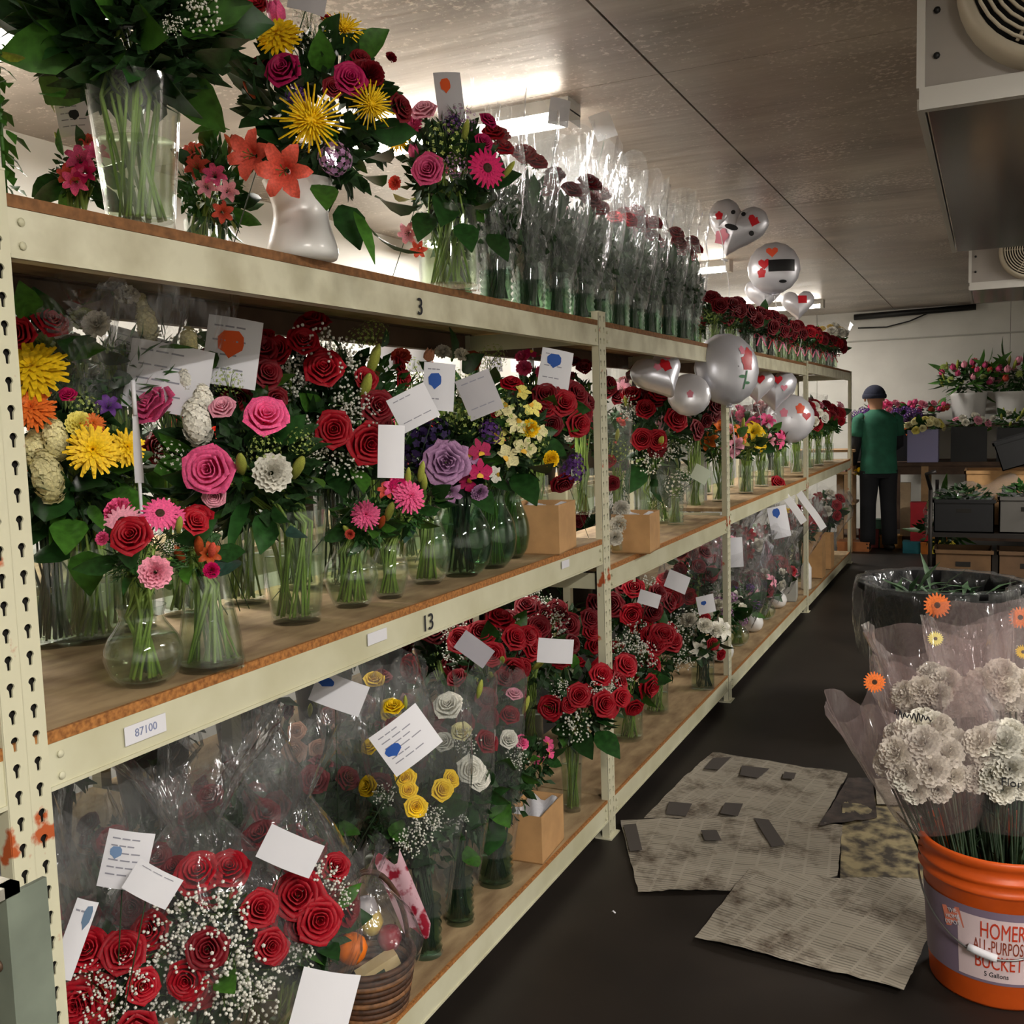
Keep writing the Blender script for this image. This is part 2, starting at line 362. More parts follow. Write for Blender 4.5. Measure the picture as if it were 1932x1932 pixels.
def water_mesh(kind, h, r, lev=.6):
    k = ('w', kind, round(h, 3), round(r, 3))
    if k not in VM:
        pr = [(a*r*.93, z*h) for a, z in smooth_prof(kind) if .04 < z <= lev]; mb = MB(); mb.lathe(pr, 20, 0, cap0=True, cap1=True); VM[k] = mb.mesh('water', WATER)
    return VM[k]
SLN = [0]
def sleeve_mesh(prof, mt, seed, name='sleeve', n=36, crinkle=.10, jag=.05, pleat=0):
    rg = random.Random(seed); hs = [(rg.randint(2, 9), rg.random()*6, rg.uniform(.4, 1)) for _ in range(6)]; H = prof[-1][1]-prof[0][1]
    jh = [(rg.randint(1, 5), rg.random()*6, rg.uniform(.3, 1)) for _ in range(4)]; jg = [jag*sum(am*math.sin(kk*2*PI*i/n+ph) for kk, ph, am in jh)/1.6 for i in range(n)]; k = len(prof)-1
    sub = []
    for i in range(k):
        for j in range(3): t = j/3; sub.append(tuple(prof[i][c]*(1-t)+prof[i+1][c]*t for c in (0, 1)))
    sub.append(prof[-1]); K = len(sub)-1
    def fn(u, v):
        i = round(v*K); r, z = sub[i]; a = 2*PI*u
        d = sum(am*math.sin(kk*a+ph+z*14*(1 if kk % 2 else -1)) for kk, ph, am in hs)/3
        d += pleat*math.sin(18*a+ph0)
        rr = r*(1+crinkle*d*(.3+v)); zz = z+(jg[int(u*n) % n]*v*v if v > .8 else 0)
        return (rr*math.cos(a), rr*math.sin(a), zz)
    ph0 = rg.random()*6
    mb = MB(); mb.grid(fn, n, K, 0, True); return mb.mesh(name, mt)
def bow_mesh(mt):
    mb = MB()
    for s in (-1, 1):
        mb.grid(lambda u, v, s=s: (s*(.1+.9*math.sin(PI*u)*(.5+.5*u)+.2*u), .25*(v-.5), .45*math.sin(2*PI*u)*.6+.2*math.sin(PI*u)), 8, 1, 0)
        mb.grid(lambda u, v, s=s: (s*(.1+.5*u)+.18*(v-.5), .05*math.sin(4*u), -1.1*u), 4, 1, 0)
    mb.blob((0, 0, 0), (.14, .14, .14), 6, 4, 0); return mb.mesh('bow', mt)

# ------------------------------------------------------------------ one arrangement: vase, water, stems, foliage, leaves, blooms, sleeve
NS = [100]
def arr(label, base, z, vase, crown, fl='', rnd='', leaves=0, leafk=('broad', None), fol='dark', fscale=1.0, wrap=None, group=None, cat='bouquet', name='flower_arrangement', glass=None, world=None, nf=1, seedx=0, water=True, lsz=.09, bowc=None):
    NS[0] += 1; rg = random.Random(NS[0]+seedx)
    b = Vector(world) if world else at(*base, z=z); dep = depth_of(b); ppm = FPX/dep
    S = lambda px: px/ppm
    t = thing(name, label, cat, b, group); loc = lambda p: p-b
    vk, vh, vr = vase or (None, 0, 0)
    if not world: vh, vr = S(vh), S(vr)
    vh0 = vh
    if vk:
        gm = glass or GLASS
        obj('vase', vase_mesh(vk, vh, vr, gm), t)
        if gm in (GLASS, GLASS_D) and water: obj('water', water_mesh(vk, vh, vr), t, (0, 0, .004))
    cx, cy, crx, crz, cdp = crown
    if world: C = b+Vector((cx, cy, cdp)); rx, rz = crx, crz
    else: C = P(cx, cy, dep-cdp); rx, rz = S(crx), S(crz)
    mouth = b+Vector((0, 0, vh))
    pos = []
    items = []
    for ln in fl.split(';'):
        q = ln.split()
        if len(q) < 5: continue
        k, c, px, py, sp = q[0], q[1], float(q[2]), float(q[3]), float(q[4]); dd = float(q[5])/100 if len(q) > 5 else 0
        sp *= dict(rose=.84, kale=.66, orchid=.85).get(k, 1)
        if not world:
            sf = rx*math.sqrt(max(0, 1-((px-cx)/crx)**2-((py-cy)/crz)**2)) if fol else 0; dd = max(dd, cdp+sf*(.55 if 'leaf' in k else .82)+.3*dd)
        p = P(px, py, dep-dd); items.append((k, c, p, sp/(FPX/(dep-dd))))
    for ln in rnd.split(';'):
        q = ln.split()
        if len(q) < 4: continue
        k, c, n, sp = q[0], q[1], int(q[2]), float(q[3])
        for i in range(n):
            for _ in range(30):
                d = Vector((rg.gauss(.35, 1), rg.gauss(-.35, 1), rg.gauss(.35, .8))).normalized()
                p = C+Vector((d.x*rx, d.y*rx, d.z*rz))*rg.uniform(.8, 1.0); sz = sp if world else S(sp)
                if all((p-o).length > .8*(sz+s0) for o, s0 in pos) and d.z > -.5: break
            pos.append((p, sz)); items.append((k, c, p, sz*rg.uniform(.85, 1.1)))
    if vk and gm in (GLASS, GLASS_D, PLASTIC):
        mb = MB(); nst = 22 if vr > .03 else 14
        for i in range(nst):
            a = 2*PI*i/nst+rg.uniform(-.2, .2); rb = vase_r(vk, .05)*vr*.8*rg.uniform(.3, 1); rn = vase_r(vk, .88)*vr*.75*rg.uniform(.2, 1); a2 = a+rg.uniform(.6, 2.6)
            e = C-b+Vector((rg.uniform(-.4, .4)*rx, rg.uniform(-.4, .4)*rx, rg.uniform(-.4, .1)*rz)); sr = rg.uniform(.0022, .0036)*(1 if vr > .03 else .6)
            mb.tube([(rb*math.cos(a), rb*math.sin(a), .014), (rn*math.cos(a2), rn*math.sin(a2), vh*.88), e], sr, 5, 0)
        obj('stems', mb.mesh('stems', STEMD if fol == 'col' else STEM if fol != 'dark' or rg.random() < .7 else STEMD), t, kind='stuff')
    if fol:
        me = rg.choice(FOLM[fol]); zc = C-b; low = Vector((0, 0, vh)) if vk else zc
        for kf in range(nf+(1 if (not world and ppm > 560) else 0)): obj('foliage', me, t, (zc*.8+low*.2), Quaternion((0, 0, 1), rg.random()*6), (rx*.95*fscale, rx*.95*fscale, rz*fscale), kind='stuff')
    for i in range(leaves):
        d = Vector((rg.gauss(.3, 1), rg.gauss(-.3, 1), rg.gauss(-.25, .55))).normalized(); p = C+Vector((d.x*rx, d.y*rx, d.z*rz))*.62
        dq = (d+Vector((0, 0, rg.uniform(-.5, .3)))).normalized(); qq = dq.to_track_quat('Z', 'Y') @ Quaternion((0, 0, 1), rg.uniform(-1.5, 1.5))
        L = (lsz if world else lsz)*rg.uniform(.7, 1.25); mt = leafk[1] or rg.choice([LEAFM, LEAFM, LEAFL])
        obj('leaf', leaf_mesh(leafk[0], mt), t, p-b, qq, L)
    for k, c, p, sz in items:
        if k in ('leaf', 'longleaf', 'ovalleaf'):
            mt = dict(dark=LEAFM, mid=LEAFL, yel=LEAFY, blue=LEAFB)[c]; dv = (p-(mouth*.5+C*.5)); dv = (dv.normalized()+Vector((.3, -.3, -.1))).normalized()
            q = dv.to_track_quat('Z', 'Y') @ Quaternion((0, 0, 1), rg.uniform(-.6, .6)+(PI if rg.random() < .5 else 0))
            obj('leaf', leaf_mesh({'leaf': 'broad', 'longleaf': 'long', 'ovalleaf': 'oval'}[k], mt), t, p-b-dv*sz, q, sz*2); continue
        dv = (p-C); dv = Vector((dv.x/max(rx, .01), dv.y/max(rx, .01), dv.z/max(rz, .01))); dv = (dv.normalized()*.8 if dv.length > .01 else Vector((0, 0, .3)))+Vector((.38, -.55, .25))
        if k == 'lily_bud': dv = Vector((dv.x, dv.y, abs(dv.z)+.7))
        if k == 'stock': dv = Vector((dv.x*.3, dv.y*.3, 1))
        if k == 'tulip': dv = Vector((dv.x*.5, dv.y*.5, 1))
        dv.normalize()
        q = dv.to_track_quat('Z', 'Y') @ Quaternion((0, 0, 1), rg.random()*6.28)
        pr = dict(kind='stuff') if k in ('babys_breath', 'waxflower') else {}
        obj(k, flower_mesh(k, c), t, p-b, q, sz, **pr)
    if wrap:
        prof, mt = wrap[0], wrap[1]; opt = wrap[2] if len(wrap) > 2 else {}
        if not world and not opt.get('m'): prof = [(S(r), S(zz)) for r, zz in prof]
        mv = Vector(opt.get('off', (0, 0, 0))); tilt = opt.get('tilt'); NS[0] += 1
        kw = {k: v for k, v in opt.items() if k in ('crinkle', 'jag', 'pleat', 'n')}
        obj('sleeve', sleeve_mesh(prof, mt, NS[0], **kw), t, mv, tilt)
    if bowc:
        obj('bow', bow_mesh(bowc[0]), t, Vector((.6, -.8, 0))*vr+Vector((0, 0, vh*bowc[2])), Quaternion((0, 0, 1), .7), bowc[1])
    return t
TOPS = (1.826,)
def card(label, px, py, wpx, hpx, dep, roll=0, mark=None, lines=5, yaw=None, pitch=.1, curve=.06, m=None, cat='card', name='gift_card', big=None):
    p = P(px, py, dep); wm, hm = wpx*dep/FPX, hpx*dep/FPX
    yaw = YAW+.25 if yaw is None else yaw
    q = Quaternion((0, 0, 1), yaw) @ Quaternion((1, 0, 0), -pitch) @ Quaternion((0, 1, 0), math.radians(roll))
    f = lambda u, v, e=0: ((u-.5)*wm, -curve*wm*math.sin(PI*u)-e, (v-.5)*hm)
    mb = MB(); mb.grid(lambda u, v: f(u, v), 6, 4, 0); mb.grid(lambda u, v: f(1-u, v, -.0006), 6, 4, 0)
    t = thing(name, label, cat, p, None, mb.mesh(name, m or WHITE), q)
    if lines:
        rg = random.Random(int(px*7+py)); mb = MB()
        for i in range(lines):
            v = .86-.62*i/max(1, lines-1 or 1)*1.0; u0 = .12; u1 = rg.uniform(.5, .9)
            for s in range(3):
                a = u0+(u1-u0)*s/3; bb = a+(u1-u0)*.27; th = .012
                mb.add([f(a, v-th, .0006), f(bb, v-th, .0006), f(bb, v+th, .0006), f(a, v+th, .0006)], [(0, 1, 2, 3)])
        obj('printed_text', mb.mesh('printed_text', INKG), t, kind='stuff')
    stick = next((z for z in (TOPS if p.z > 1.83 else (1.085,) if p.z > 1.1 and p.y < 3.3 else (.98,) if p.z > 1.0 else (.145,))), None)
    foot = Vector((-1.52, p.y+.14, stick)) if p.x < -.9 else None
    if foot:
        inv = q.inverted(); a = Vector((0, .004, -hm*.3)); obj('card_pick', MB().tube([a, a*.2+(inv @ (foot-p))*.5+Vector((0, .01, 0)), inv @ (foot-p)], .0012, 5).mesh('card_pick', STEMD), t)
    if mark:
        mu, mv, ms, mm = mark; mb = MB(); rg = random.Random(5)
        pts = [(mu+ms*math.cos(a)*rg.uniform(.7, 1.1), mv+ms*.8*math.sin(a)*rg.uniform(.7, 1.1)) for a in [i*PI/6 for i in range(12)]]
        mb.add([f(mu, mv, .0009)]+[f(a, bb, .0009) for a, bb in pts], [(0, i+1, (i+1) % 12+1) for i in range(12)])
        obj('ink_mark', mb.mesh('ink_mark', mm), t)
    return t
# ------------------------------------------------------------------ room
XL, XR, YB, YF, ZC = -3.35, 2.7, -2.2, 12.6, 2.64
m = bpy.data.materials.new('dirty_ceiling'); m.use_nodes = True; nt = m.node_tree; bs = nt.nodes['Principled BSDF']; N = nt.nodes.new; Lk = nt.links.new
tc = N('ShaderNodeTexCoord'); mp = N('ShaderNodeMapping'); mp.inputs['Scale'].default_value = (.8, 1.5, 1); Lk(tc.outputs['Object'], mp.inputs[0])
n1 = N('ShaderNodeTexNoise'); n1.inputs['Scale'].default_value = 1.6; n1.inputs['Detail'].default_value = 7; n1.inputs['Distortion'].default_value = .6; Lk(mp.outputs[0], n1.inputs[0])
cr = N('ShaderNodeValToRGB'); cr.color_ramp.elements[0].position = .34; cr.color_ramp.elements[1].position = .7
cr.color_ramp.elements[0].color = (*lin('8E8176'), 1); cr.color_ramp.elements[1].color = (*lin('C4BAAF'), 1); Lk(n1.outputs[0], cr.inputs[0])
n2 = N('ShaderNodeTexNoise'); n2.inputs['Scale'].default_value = 42; n2.inputs['Detail'].default_value = 5; n2.inputs['Roughness'].default_value = .7; Lk(tc.outputs['Object'], n2.inputs[0])
n3 = N('ShaderNodeTexNoise'); n3.inputs['Scale'].default_value = 1.9; n3.inputs['Detail'].default_value = 2; Lk(tc.outputs['Object'], n3.inputs[0])
ml = N('ShaderNodeMath'); ml.operation = 'MULTIPLY_ADD'; ml.inputs[1].default_value = .55; Lk(n3.outputs[0], ml.inputs[0]); Lk(n2.outputs[0], ml.inputs[2])
r2 = N('ShaderNodeValToRGB'); r2.color_ramp.elements[0].position = .85; r2.color_ramp.elements[1].position = .93; Lk(ml.outputs[0], r2.inputs[0])
mx = N('ShaderNodeMix'); mx.data_type = 'RGBA'; mx.inputs[7].default_value = (*lin('D6CCC2'), 1); Lk(r2.outputs[0], mx.inputs[0]); Lk(cr.outputs[0], mx.inputs[6]); Lk(mx.outputs[2], bs.inputs['Base Color'])
rr = N('ShaderNodeMapRange'); rr.inputs['To Min'].default_value = .22; rr.inputs['To Max'].default_value = .5; Lk(n1.outputs[0], rr.inputs[0]); Lk(rr.outputs[0], bs.inputs['Roughness'])
bs.inputs['Metallic'].default_value = .12
n4 = N('ShaderNodeTexNoise'); n4.inputs['Scale'].default_value = 5; mp4 = N('ShaderNodeMapping'); mp4.inputs['Scale'].default_value = (.5, 3, 1); Lk(tc.outputs['Object'], mp4.inputs[0]); Lk(mp4.outputs[0], n4.inputs[0])
bp = N('ShaderNodeBump'); bp.inputs['Strength'].default_value = .10; bp.inputs['Distance'].default_value = .02; Lk(n4.outputs[0], bp.inputs['Height']); Lk(bp.outputs[0], bs.inputs['Normal'])
CEILM = m
FLOORM = mat('stained_concrete_floor', '2C2621', .5, col2='1A1613', scale=2.2, thr=(.3, .7), detail=8, bump=.12, spec=.35)
WALLM = mat('white_wall_panel', 'CFCDC6', .5, .05, 3)
JOINT = mat('dark_joint', '2A2622', .8)
cl = struct('ceiling', MB().box((XL, YB, ZC+.02), (XR, YF, ZC+.1)).mesh('ceiling', JOINT, False))
xs = [XL, -1.014, 1.0, XR]; ys = [YB, 1.1, 3.35, 5.8, 8.2, 10.4, YF]
for i in range(3):
    for j in range(6):
        g = .004
        obj('panel', MB().box((xs[i]+(g if i else 0), ys[j]+.0015, ZC), (xs[i+1]-(g if i < 2 else 0), ys[j+1]-.0015, ZC+.019)).mesh('panel', CEILM, False), cl)
struct('floor', MB().box((XL, YB, -.1), (XR, YF, 0)).mesh('floor', FLOORM, False))
struct('wall_left', MB().box((XL-.1, YB, 0), (XL, YF, ZC)).mesh('wall_left', WALLM, False))
struct('wall_right', MB().box((XR, YB, 0), (XR+.1, YF, ZC)).mesh('wall_right', WALLM, False))
struct('wall_back', MB().box((XL, YB-.1, 0), (XR, YB, ZC)).mesh('wall_back', WALLM, False))
wf = struct('wall_front', MB().box((XL, YF+.02, 0), (XR, YF+.1, ZC)).mesh('wall_front', JOINT, False))
for i, (a, b) in enumerate(((XL, -1.9), (-1.896, .2), (.204, XR))):
    for z0, z1 in ((0, 2.29), (2.296, ZC)): obj('panel', MB().box((a, YF-.005, z0), (b, YF+.019, z1)).mesh('panel', WALLM, False), wf)
struct('trim_1', MB().box((-2.6, YF-.03, 2.29), (XR, YF-.006, 2.306)).mesh('trim', mat('trim_paint', 'A9A79F', .5), False))
PIPE = mat('black_pipe', '151413', .5)
mb = MB(); mb.tube([(-1.46, YF-.09, 2.575), (-.15, YF-.09, 2.60)], .035, 10)
t = thing('pipe', 'black insulated pipe along the top of the far wall', 'pipe', me=mb.mesh('pipe', PIPE))
mb = MB(); mb.tube([(-1.42, YF-.05, 2.45), (-1.1, YF-.06, 2.44), (-.85, YF-.07, 2.49), (-.62, YF-.07, 2.58)], .008, 6)
obj('cable', mb.mesh('cable', PIPE), t)

# ------------------------------------------------------------------ fluorescent fixtures (the aisle ones added as fill)
TUBE = mat('fluorescent_tube', 'FFF6E8', .4, emit=TUBE_W)
HOUS = mat('fixture_housing', 'D8D6D0', .4)
def fixture(x, y, label, L=1.22, group=None, pw=AREA_W, rot=0):
    t = thing('ceiling_light', label, 'light', (x, y, ZC), group); t.rotation_euler = (0, 0, rot)
    obj('housing', MB().box((-.06, -L/2-.02, -.045), (.06, L/2+.02, 0)).mesh('housing', HOUS, False), t)
    for s in (-1, 1):
        obj('tube', MB().tube([(s*.035, -L/2, -.065), (s*.035, L/2, -.065)], .013, 10).mesh('tube', TUBE), t)
        obj('socket', MB().box((-.055, s*L/2-.012*s, -.085), (.055, s*(L/2+.02), -.04)).mesh('socket', HOUS, False), t)
    ld = bpy.data.lights.new('tube_light', 'AREA'); ld.shape = 'RECTANGLE'; ld.size = .1; ld.size_y = L; ld.energy = pw; ld.color = (1, .96, .89)
    lo = bpy.data.objects.new('tube_light', ld); COL.objects.link(lo); lo.location = (x, y, ZC-.09); lo.rotation_euler = (0, 0, rot)
fixture(-2.0, 3.46, 'fluorescent ceiling light just above the wrapped rose row', rot=PI/2)
fixture(-2.4, 7.6, 'farther fluorescent ceiling light beyond the top shelf balloons', rot=PI/2)
fixture(-2.2, 10.9, 'fluorescent ceiling light nearest the far wall', rot=PI/2)
fixture(-2.5, 5.4, 'fluorescent ceiling light hidden behind the far wrapped roses', rot=PI/2)
fixture(-2.55, 2.0, 'fluorescent ceiling light behind the white ceramic vase', rot=PI/2)
fixture(1.3, -.4, 'added out-of-view ceiling light over the aisle behind the camera side', pw=75)  # added out of view to light the shelf fronts
fixture(1.6, 6.2, 'added out-of-view ceiling light over the right side of the room', pw=60)  # second added fill lamp, past the right edge of view
fixture(1.7, 2.6, 'added out-of-view ceiling light right of the near cooling unit', pw=45)  # third added fill lamp, also brightens the bucket side
mb = MB(); mb.tube([(-1.28, 3.58, ZC-.012), (-1.15, 4.0, ZC-.012), (-1.1, 4.35, ZC-.012)], .01, 6)
obj('conduit', mb.mesh('conduit', HOUS), bpy.data.objects['ceiling_light'])

# ------------------------------------------------------------------ evaporator fan units
GREYM = mat('grey_enamel', '9A938D', .4, .06, 6); LTM = mat('light_metal_trim', 'C9C6C0', .35, metal=.3)
STEELM = mat('brushed_steel', 'A39C96', .16, .05, 4, metal=.85)
FANW = mat('beige_fan_shroud', 'B7AC98', .5); BLK = mat('black_plastic', '141416', .45)
def cooler(x0, y0, z0, wid, hgt, dep, label, fr, fxs):
    t = thing('cooling_unit', label, 'fan unit', (x0, y0, z0))
    obj('casing', MB().box((.005, .004, .03), (wid, dep, hgt)).mesh('casing', GREYM, False), t)
    obj('drain_pan', MB().box((.012, .03, -.012), (wid, dep+.02, .006)).mesh('drain_pan', STEELM, False), t)
    obj('trim_strip', MB().box((-.006, -.014, -.02), (wid, .012, .03)).mesh('trim_strip', LTM, False), t)
    obj('edge_strip', MB().box((-.012, -.012, .03), (.006, .012, hgt)).mesh('edge_strip', LTM, False), t)
    obj('edge_strip', MB().box((-.012, .012, -.014), (.004, dep+.02, .012)).mesh('edge_strip', LTM, False), t)
    for i in range(3): obj('bolt', MB().blob((0, 0, 0), (.008, .006, .008), 8, 4).mesh('bolt', BLK), t, (.03, 0, .10+i*.1))
    for fx in fxs:
        mb = MB(); n = 40
        for r0, y in ((fr, -.015), (fr*1.08, -.035)): pass
        prof = [(fr*1.14, 0), (fr*1.12, .05), (fr*1.0, .085), (fr*.97, .06), (fr*.95, -.0)]
        mb.lathe(prof, n, 0); mt = mb.mesh('fan_shroud', FANW)
        q = Quaternion((1, 0, 0), PI/2)
        s = obj('fan_shroud', mt, t, (fx, .004, fr*1.25), q)
        gm = MB()
        for i in range(11):
            rr = fr*.96*(i+1)/11.3
            gm.tube([(rr*math.cos(a*PI/16), rr*math.sin(a*PI/16), .088) for a in range(33)], .0042, 5, 0, False)
        for i in range(6):
            a = i*PI/3; gm.tube([(.02*math.cos(a), .02*math.sin(a), .082), (fr*.97*math.cos(a), fr*.97*math.sin(a), .082)], .004, 5)
        obj('fan_grille', gm.mesh('fan_grille', FANW), s)
        bm_ = MB()
        for i in range(4):
            a = i*PI/2
            bm_.grid(lambda u, v: ((.03+fr*.85*v)*math.cos(a+(u-.5)*.9), (.03+fr*.85*v)*math.sin(a+(u-.5)*.9), .03+.03*(u-.5)), 4, 3)
        bm_.blob((0, 0, .035), (.04, .04, .02), 10, 4)
        obj('fan_blade', bm_.mesh('fan_blade', BLK), s)
        obj('fan_back', MB().lathe([(.001, .006), (fr*.98, .006)], 24).mesh('fan_back', mat('fan_cavity', '0C0B0A', .9), False), s)
    return t
c = cooler(-.15, 2.56, 2.2, 2.2, .44, 2.4, 'near grey cooling unit with round fan grille hung from the ceiling', .19, (.285, .95))
obj('knob', MB().lathe([(.012, .02), (.022, .012), (.022, 0), (.008, 0)], 12).mesh('knob', BLK), c, (.115, 0, .215), Quaternion((1, 0, 0), PI/2))
cooler(-.125, 7.4, 2.28, 2.2, .36, 1.0, 'farther grey cooling unit hung near the far wall', .17, (.36, .95))

# ------------------------------------------------------------------ storage racks
XF, XB = -1.202, -1.715
POSTY = [-1.45, .911, 3.235, 5.04, 7.51, 10.06]
TOPZ = [1.806, 1.806, 1.806, 1.818, 1.838]; BEAMH = .068
MIDZ = [1.057, 1.057, .955, .99, 1.0]; BOTZ = [.132, .132, .132, .12, .105]
def post_mesh():
    mb = MB(); W, Dp, p, H = .068, .036, .0378, 1.86; n = int(H/p); th = .002
    def strip(o, ux, w_, hole):
        ox, oy = o
        for k in range(n):
            z0 = k*p; zc = z0+p*.55
            hp = []
            for i in range(16):
                a = 2*PI*i/16
                r = .0062
                hx, hz = r*math.cos(a), r*math.sin(a)
                if 9 <= i <= 15: hx, hz = ((-.0032, -.004), (-.0028, -.009), (-.0026, -.0138), (0, -.0145), (.0026, -.0138), (.0028, -.009), (.0032, -.004))[i-9]
                hp.append((w_/2+hx, zc+hz))
            op = []
            for i in range(16):
                a = 2*PI*i/16; c, s = math.cos(a), math.sin(a); k2 = 1/max(abs(c), abs(s)); op.append((w_/2+c*k2*w_/2, z0+p/2+s*k2*p/2))
            V = [(ox+ux[0]*u, oy+ux[1]*u, z) for u, z in op+hp]
            mb.add(V, [(i, (i+1) % 16, 16+(i+1) % 16, 16+i) for i in range(16)], 0)
            inn = [(ox+ux[0]*u+(-.003 if ux[1] else 0), oy+ux[1]*u+(.003 if ux[0] else 0), z) for u, z in hp]
            mb.add(V[16:]+inn, [(i, (i+1) % 16, 16+(i+1) % 16, 16+i) for i in range(16)], 0)
    # front face lies in the plane x=0 and runs along y, two angles side by side with a crease
    for s in (0, 1): strip((0, -W/2+s*W/2), (0, 1), W/2-.001, True)
    mb.box((-.0042, -.0022, 0), (-.0005, .0022, n*p), 0)
    for s in (-1, 1): mb.box((-.026, s*W/2-.001, 0), (-.0015, s*W/2+.001, n*p), 0)
    mb.box((-.012, -W/2+.004, 0), (-.009, W/2-.004, n*p), 1)
    mb.box((-.0365, -W/2, n*p), (.001, W/2, n*p+.003), 0); mb.box((-.05, -W/2-.012, 0), (.012, W/2+.012, .004), 0)
    return mb
m = bpy.data.materials.new('rusty_cream_post'); m.use_nodes = True; nt = m.node_tree; bs = nt.nodes['Principled BSDF']; N = nt.nodes.new; Lk = nt.links.new
tc = N('ShaderNodeTexCoord'); n1 = N('ShaderNodeTexNoise'); n1.inputs['Scale'].default_value = 22; n1.inputs['Detail'].default_value = 6; Lk(tc.outputs['Object'], n1.inputs[0])
sx = N('ShaderNodeSeparateXYZ'); Lk(tc.outputs['Object'], sx.inputs[0])
w1 = N('ShaderNodeMapRange'); w1.inputs[1].default_value = .86; w1.inputs[2].default_value = .93; w1.clamp = True; Lk(sx.outputs[2], w1.inputs[0])
w2 = N('ShaderNodeMapRange'); w2.inputs[1].default_value = 1.0; w2.inputs[2].default_value = .93; Lk(sx.outputs[2], w2.inputs[0])
mn = N('ShaderNodeMath'); mn.operation = 'MINIMUM'; Lk(w1.outputs[0], mn.inputs[0]); Lk(w2.outputs[0], mn.inputs[1])
ma = N('ShaderNodeMath'); ma.operation = 'MULTIPLY_ADD'; ma.inputs[1].default_value = .2; Lk(mn.outputs[0], ma.inputs[0]); Lk(n1.outputs[0], ma.inputs[2])
cr = N('ShaderNodeValToRGB'); cr.color_ramp.elements[0].position = .66; cr.color_ramp.elements[1].position = .73; cr.color_ramp.elements[0].color = (*lin('CFCBB0'), 1); cr.color_ramp.elements[1].color = (*lin('B5562A'), 1)
Lk(ma.outputs[0], cr.inputs[0]); Lk(cr.outputs[0], bs.inputs['Base Color']); bs.inputs['Roughness'].default_value = .5
PM = post_mesh().mesh('post', [m, DARKHOLE], False)
rack = thing('storage_rack', 'long cream steel shelving rack with three particle board levels full of flowers', 'shelving', (XF, 0, 0))
for y in POSTY:
    obj('post', PM, rack, (.004, y, 0)); obj('post', PM, rack, (XB-XF-.004, y, 0), Quaternion((0, 0, 1), PI))
    bi = min(max(POSTY.index(y), 0), 4)
    for z in (TOPZ[bi], MIDZ[bi], BOTZ[bi]):
        obj('side_beam', MB().box((XB-XF+.01, y-.012, z-.06), (-.038, y-.009, z-.004)).mesh('side_beam', CREAM, False), rack)
for i in range(5):
    y0, y1 = POSTY[i]+.035, POSTY[i+1]-.035
    for lv, z in enumerate((TOPZ[i], MIDZ[i], BOTZ[i])):
        th = .018 if lv < 2 else .010
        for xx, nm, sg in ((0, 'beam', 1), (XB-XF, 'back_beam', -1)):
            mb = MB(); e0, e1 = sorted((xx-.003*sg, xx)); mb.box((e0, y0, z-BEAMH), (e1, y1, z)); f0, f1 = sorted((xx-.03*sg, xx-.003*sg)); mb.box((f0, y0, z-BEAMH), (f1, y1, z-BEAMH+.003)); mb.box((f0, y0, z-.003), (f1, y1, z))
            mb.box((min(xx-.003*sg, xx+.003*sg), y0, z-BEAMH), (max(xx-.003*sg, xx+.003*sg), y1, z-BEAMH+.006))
            bo = obj(nm, mb.mesh(nm, mat('unlit_brown_beam', '5C4736', .75, .2, 8) if sg < 0 and lv == 0 else CREAM_IN if lv == 0 else CREAM, False), rack)  # top back beams: shade of their unlit side put into the brown
            if sg > 0:
                rg = random.Random(i*3+lv)
                for k in range(4):
                    yy = y0+(.02 if k < 2 else y1-y0-.02); obj('rivet', MB().blob((.003, yy, z-.018-.032*(k % 2)), (.003, .006, .006), 8, 4).mesh('rivet', CREAM), bo)
        mb = MB(); mb.box((XB-XF+.004, y0-.03, z+.0006), (-.006, y1+.03, z+th)); mb.box((-.006, y0-.03, z+.0006), (.001, y1+.03, z+th), 1)
        obj('shelf_board', mb.mesh('shelf_board', [BOARD, EDGE if lv != 0 else mat('dark_board_edge', '7E5634', .8, .25, 60)], False), rack)
def beam_txt(txt, px, py, size, mt=INK, parent=rack):
    p = at(px, py, x=XF+.0045); me = fontmesh(txt, size, mt)
    o = obj('number', me, parent, p-Vector((XF, 0, 0))); o.rotation_euler = (PI/2, 0, PI/2); return o
beam_txt('3', 793, 580, .056); beam_txt('13', 808, 1176, .056)
def sticker(px, py, wd, ht, txt=None):
    p = at(px, py, x=XF+.0042)-Vector((XF, 0, 0)); o = obj('sticker', MB().box((-.0006, -wd/2, -ht/2), (.0006, wd/2, ht/2)).mesh('sticker', WHITE, False), rack, p)
    if txt:
        q = obj('sticker_print', fontmesh(txt, ht*.62, mat('pale_blue_ink', '8088A8', .7), .0003), o, (.0011, 0, 0)); q.rotation_euler = (PI/2, 0, PI/2)
sticker(275, 1376, .085, .030, '87100'); sticker(712, 1201, .075, .026); sticker(1067, 1064, .06, .024)
mb = MB()
for dy in (-.17, 0, .2):
    mb.tube([at(330, 520, x=-1.3)+Vector((0, dy, .03)), at(322, 560, x=-1.32)+Vector((0, dy+.01, 0)), at(335, 640, x=-1.34)+Vector((0, dy+.03, 0))], .0012, 4)
r2 = thing('storage_rack', 'second lower steel rack standing behind the long flower rack', 'shelving', (-2.0, 0, 0))
for y in (-.4, 2.2, 4.8, 7.4):
    for xx in (0, -.55): obj('post', MB().box((xx-.02, y-.02, 0), (xx+.02, y+.02, 1.2)).mesh('post', CREAM, False), r2)
for i, y in enumerate((-.4, 2.2, 4.8)):
    for z in (.35, 1.12):
        obj('shelf_board', MB().box((-.57, y+.022, z), (.0, y+2.578, z+.018)).mesh('shelf_board', BOARD, False), r2)
        for xx in (.004, -.574): obj('beam', MB().box((xx-.003, y+.021, z-.07), (xx+.003, y+2.579, z)).mesh('beam', CREAM, False), r2)
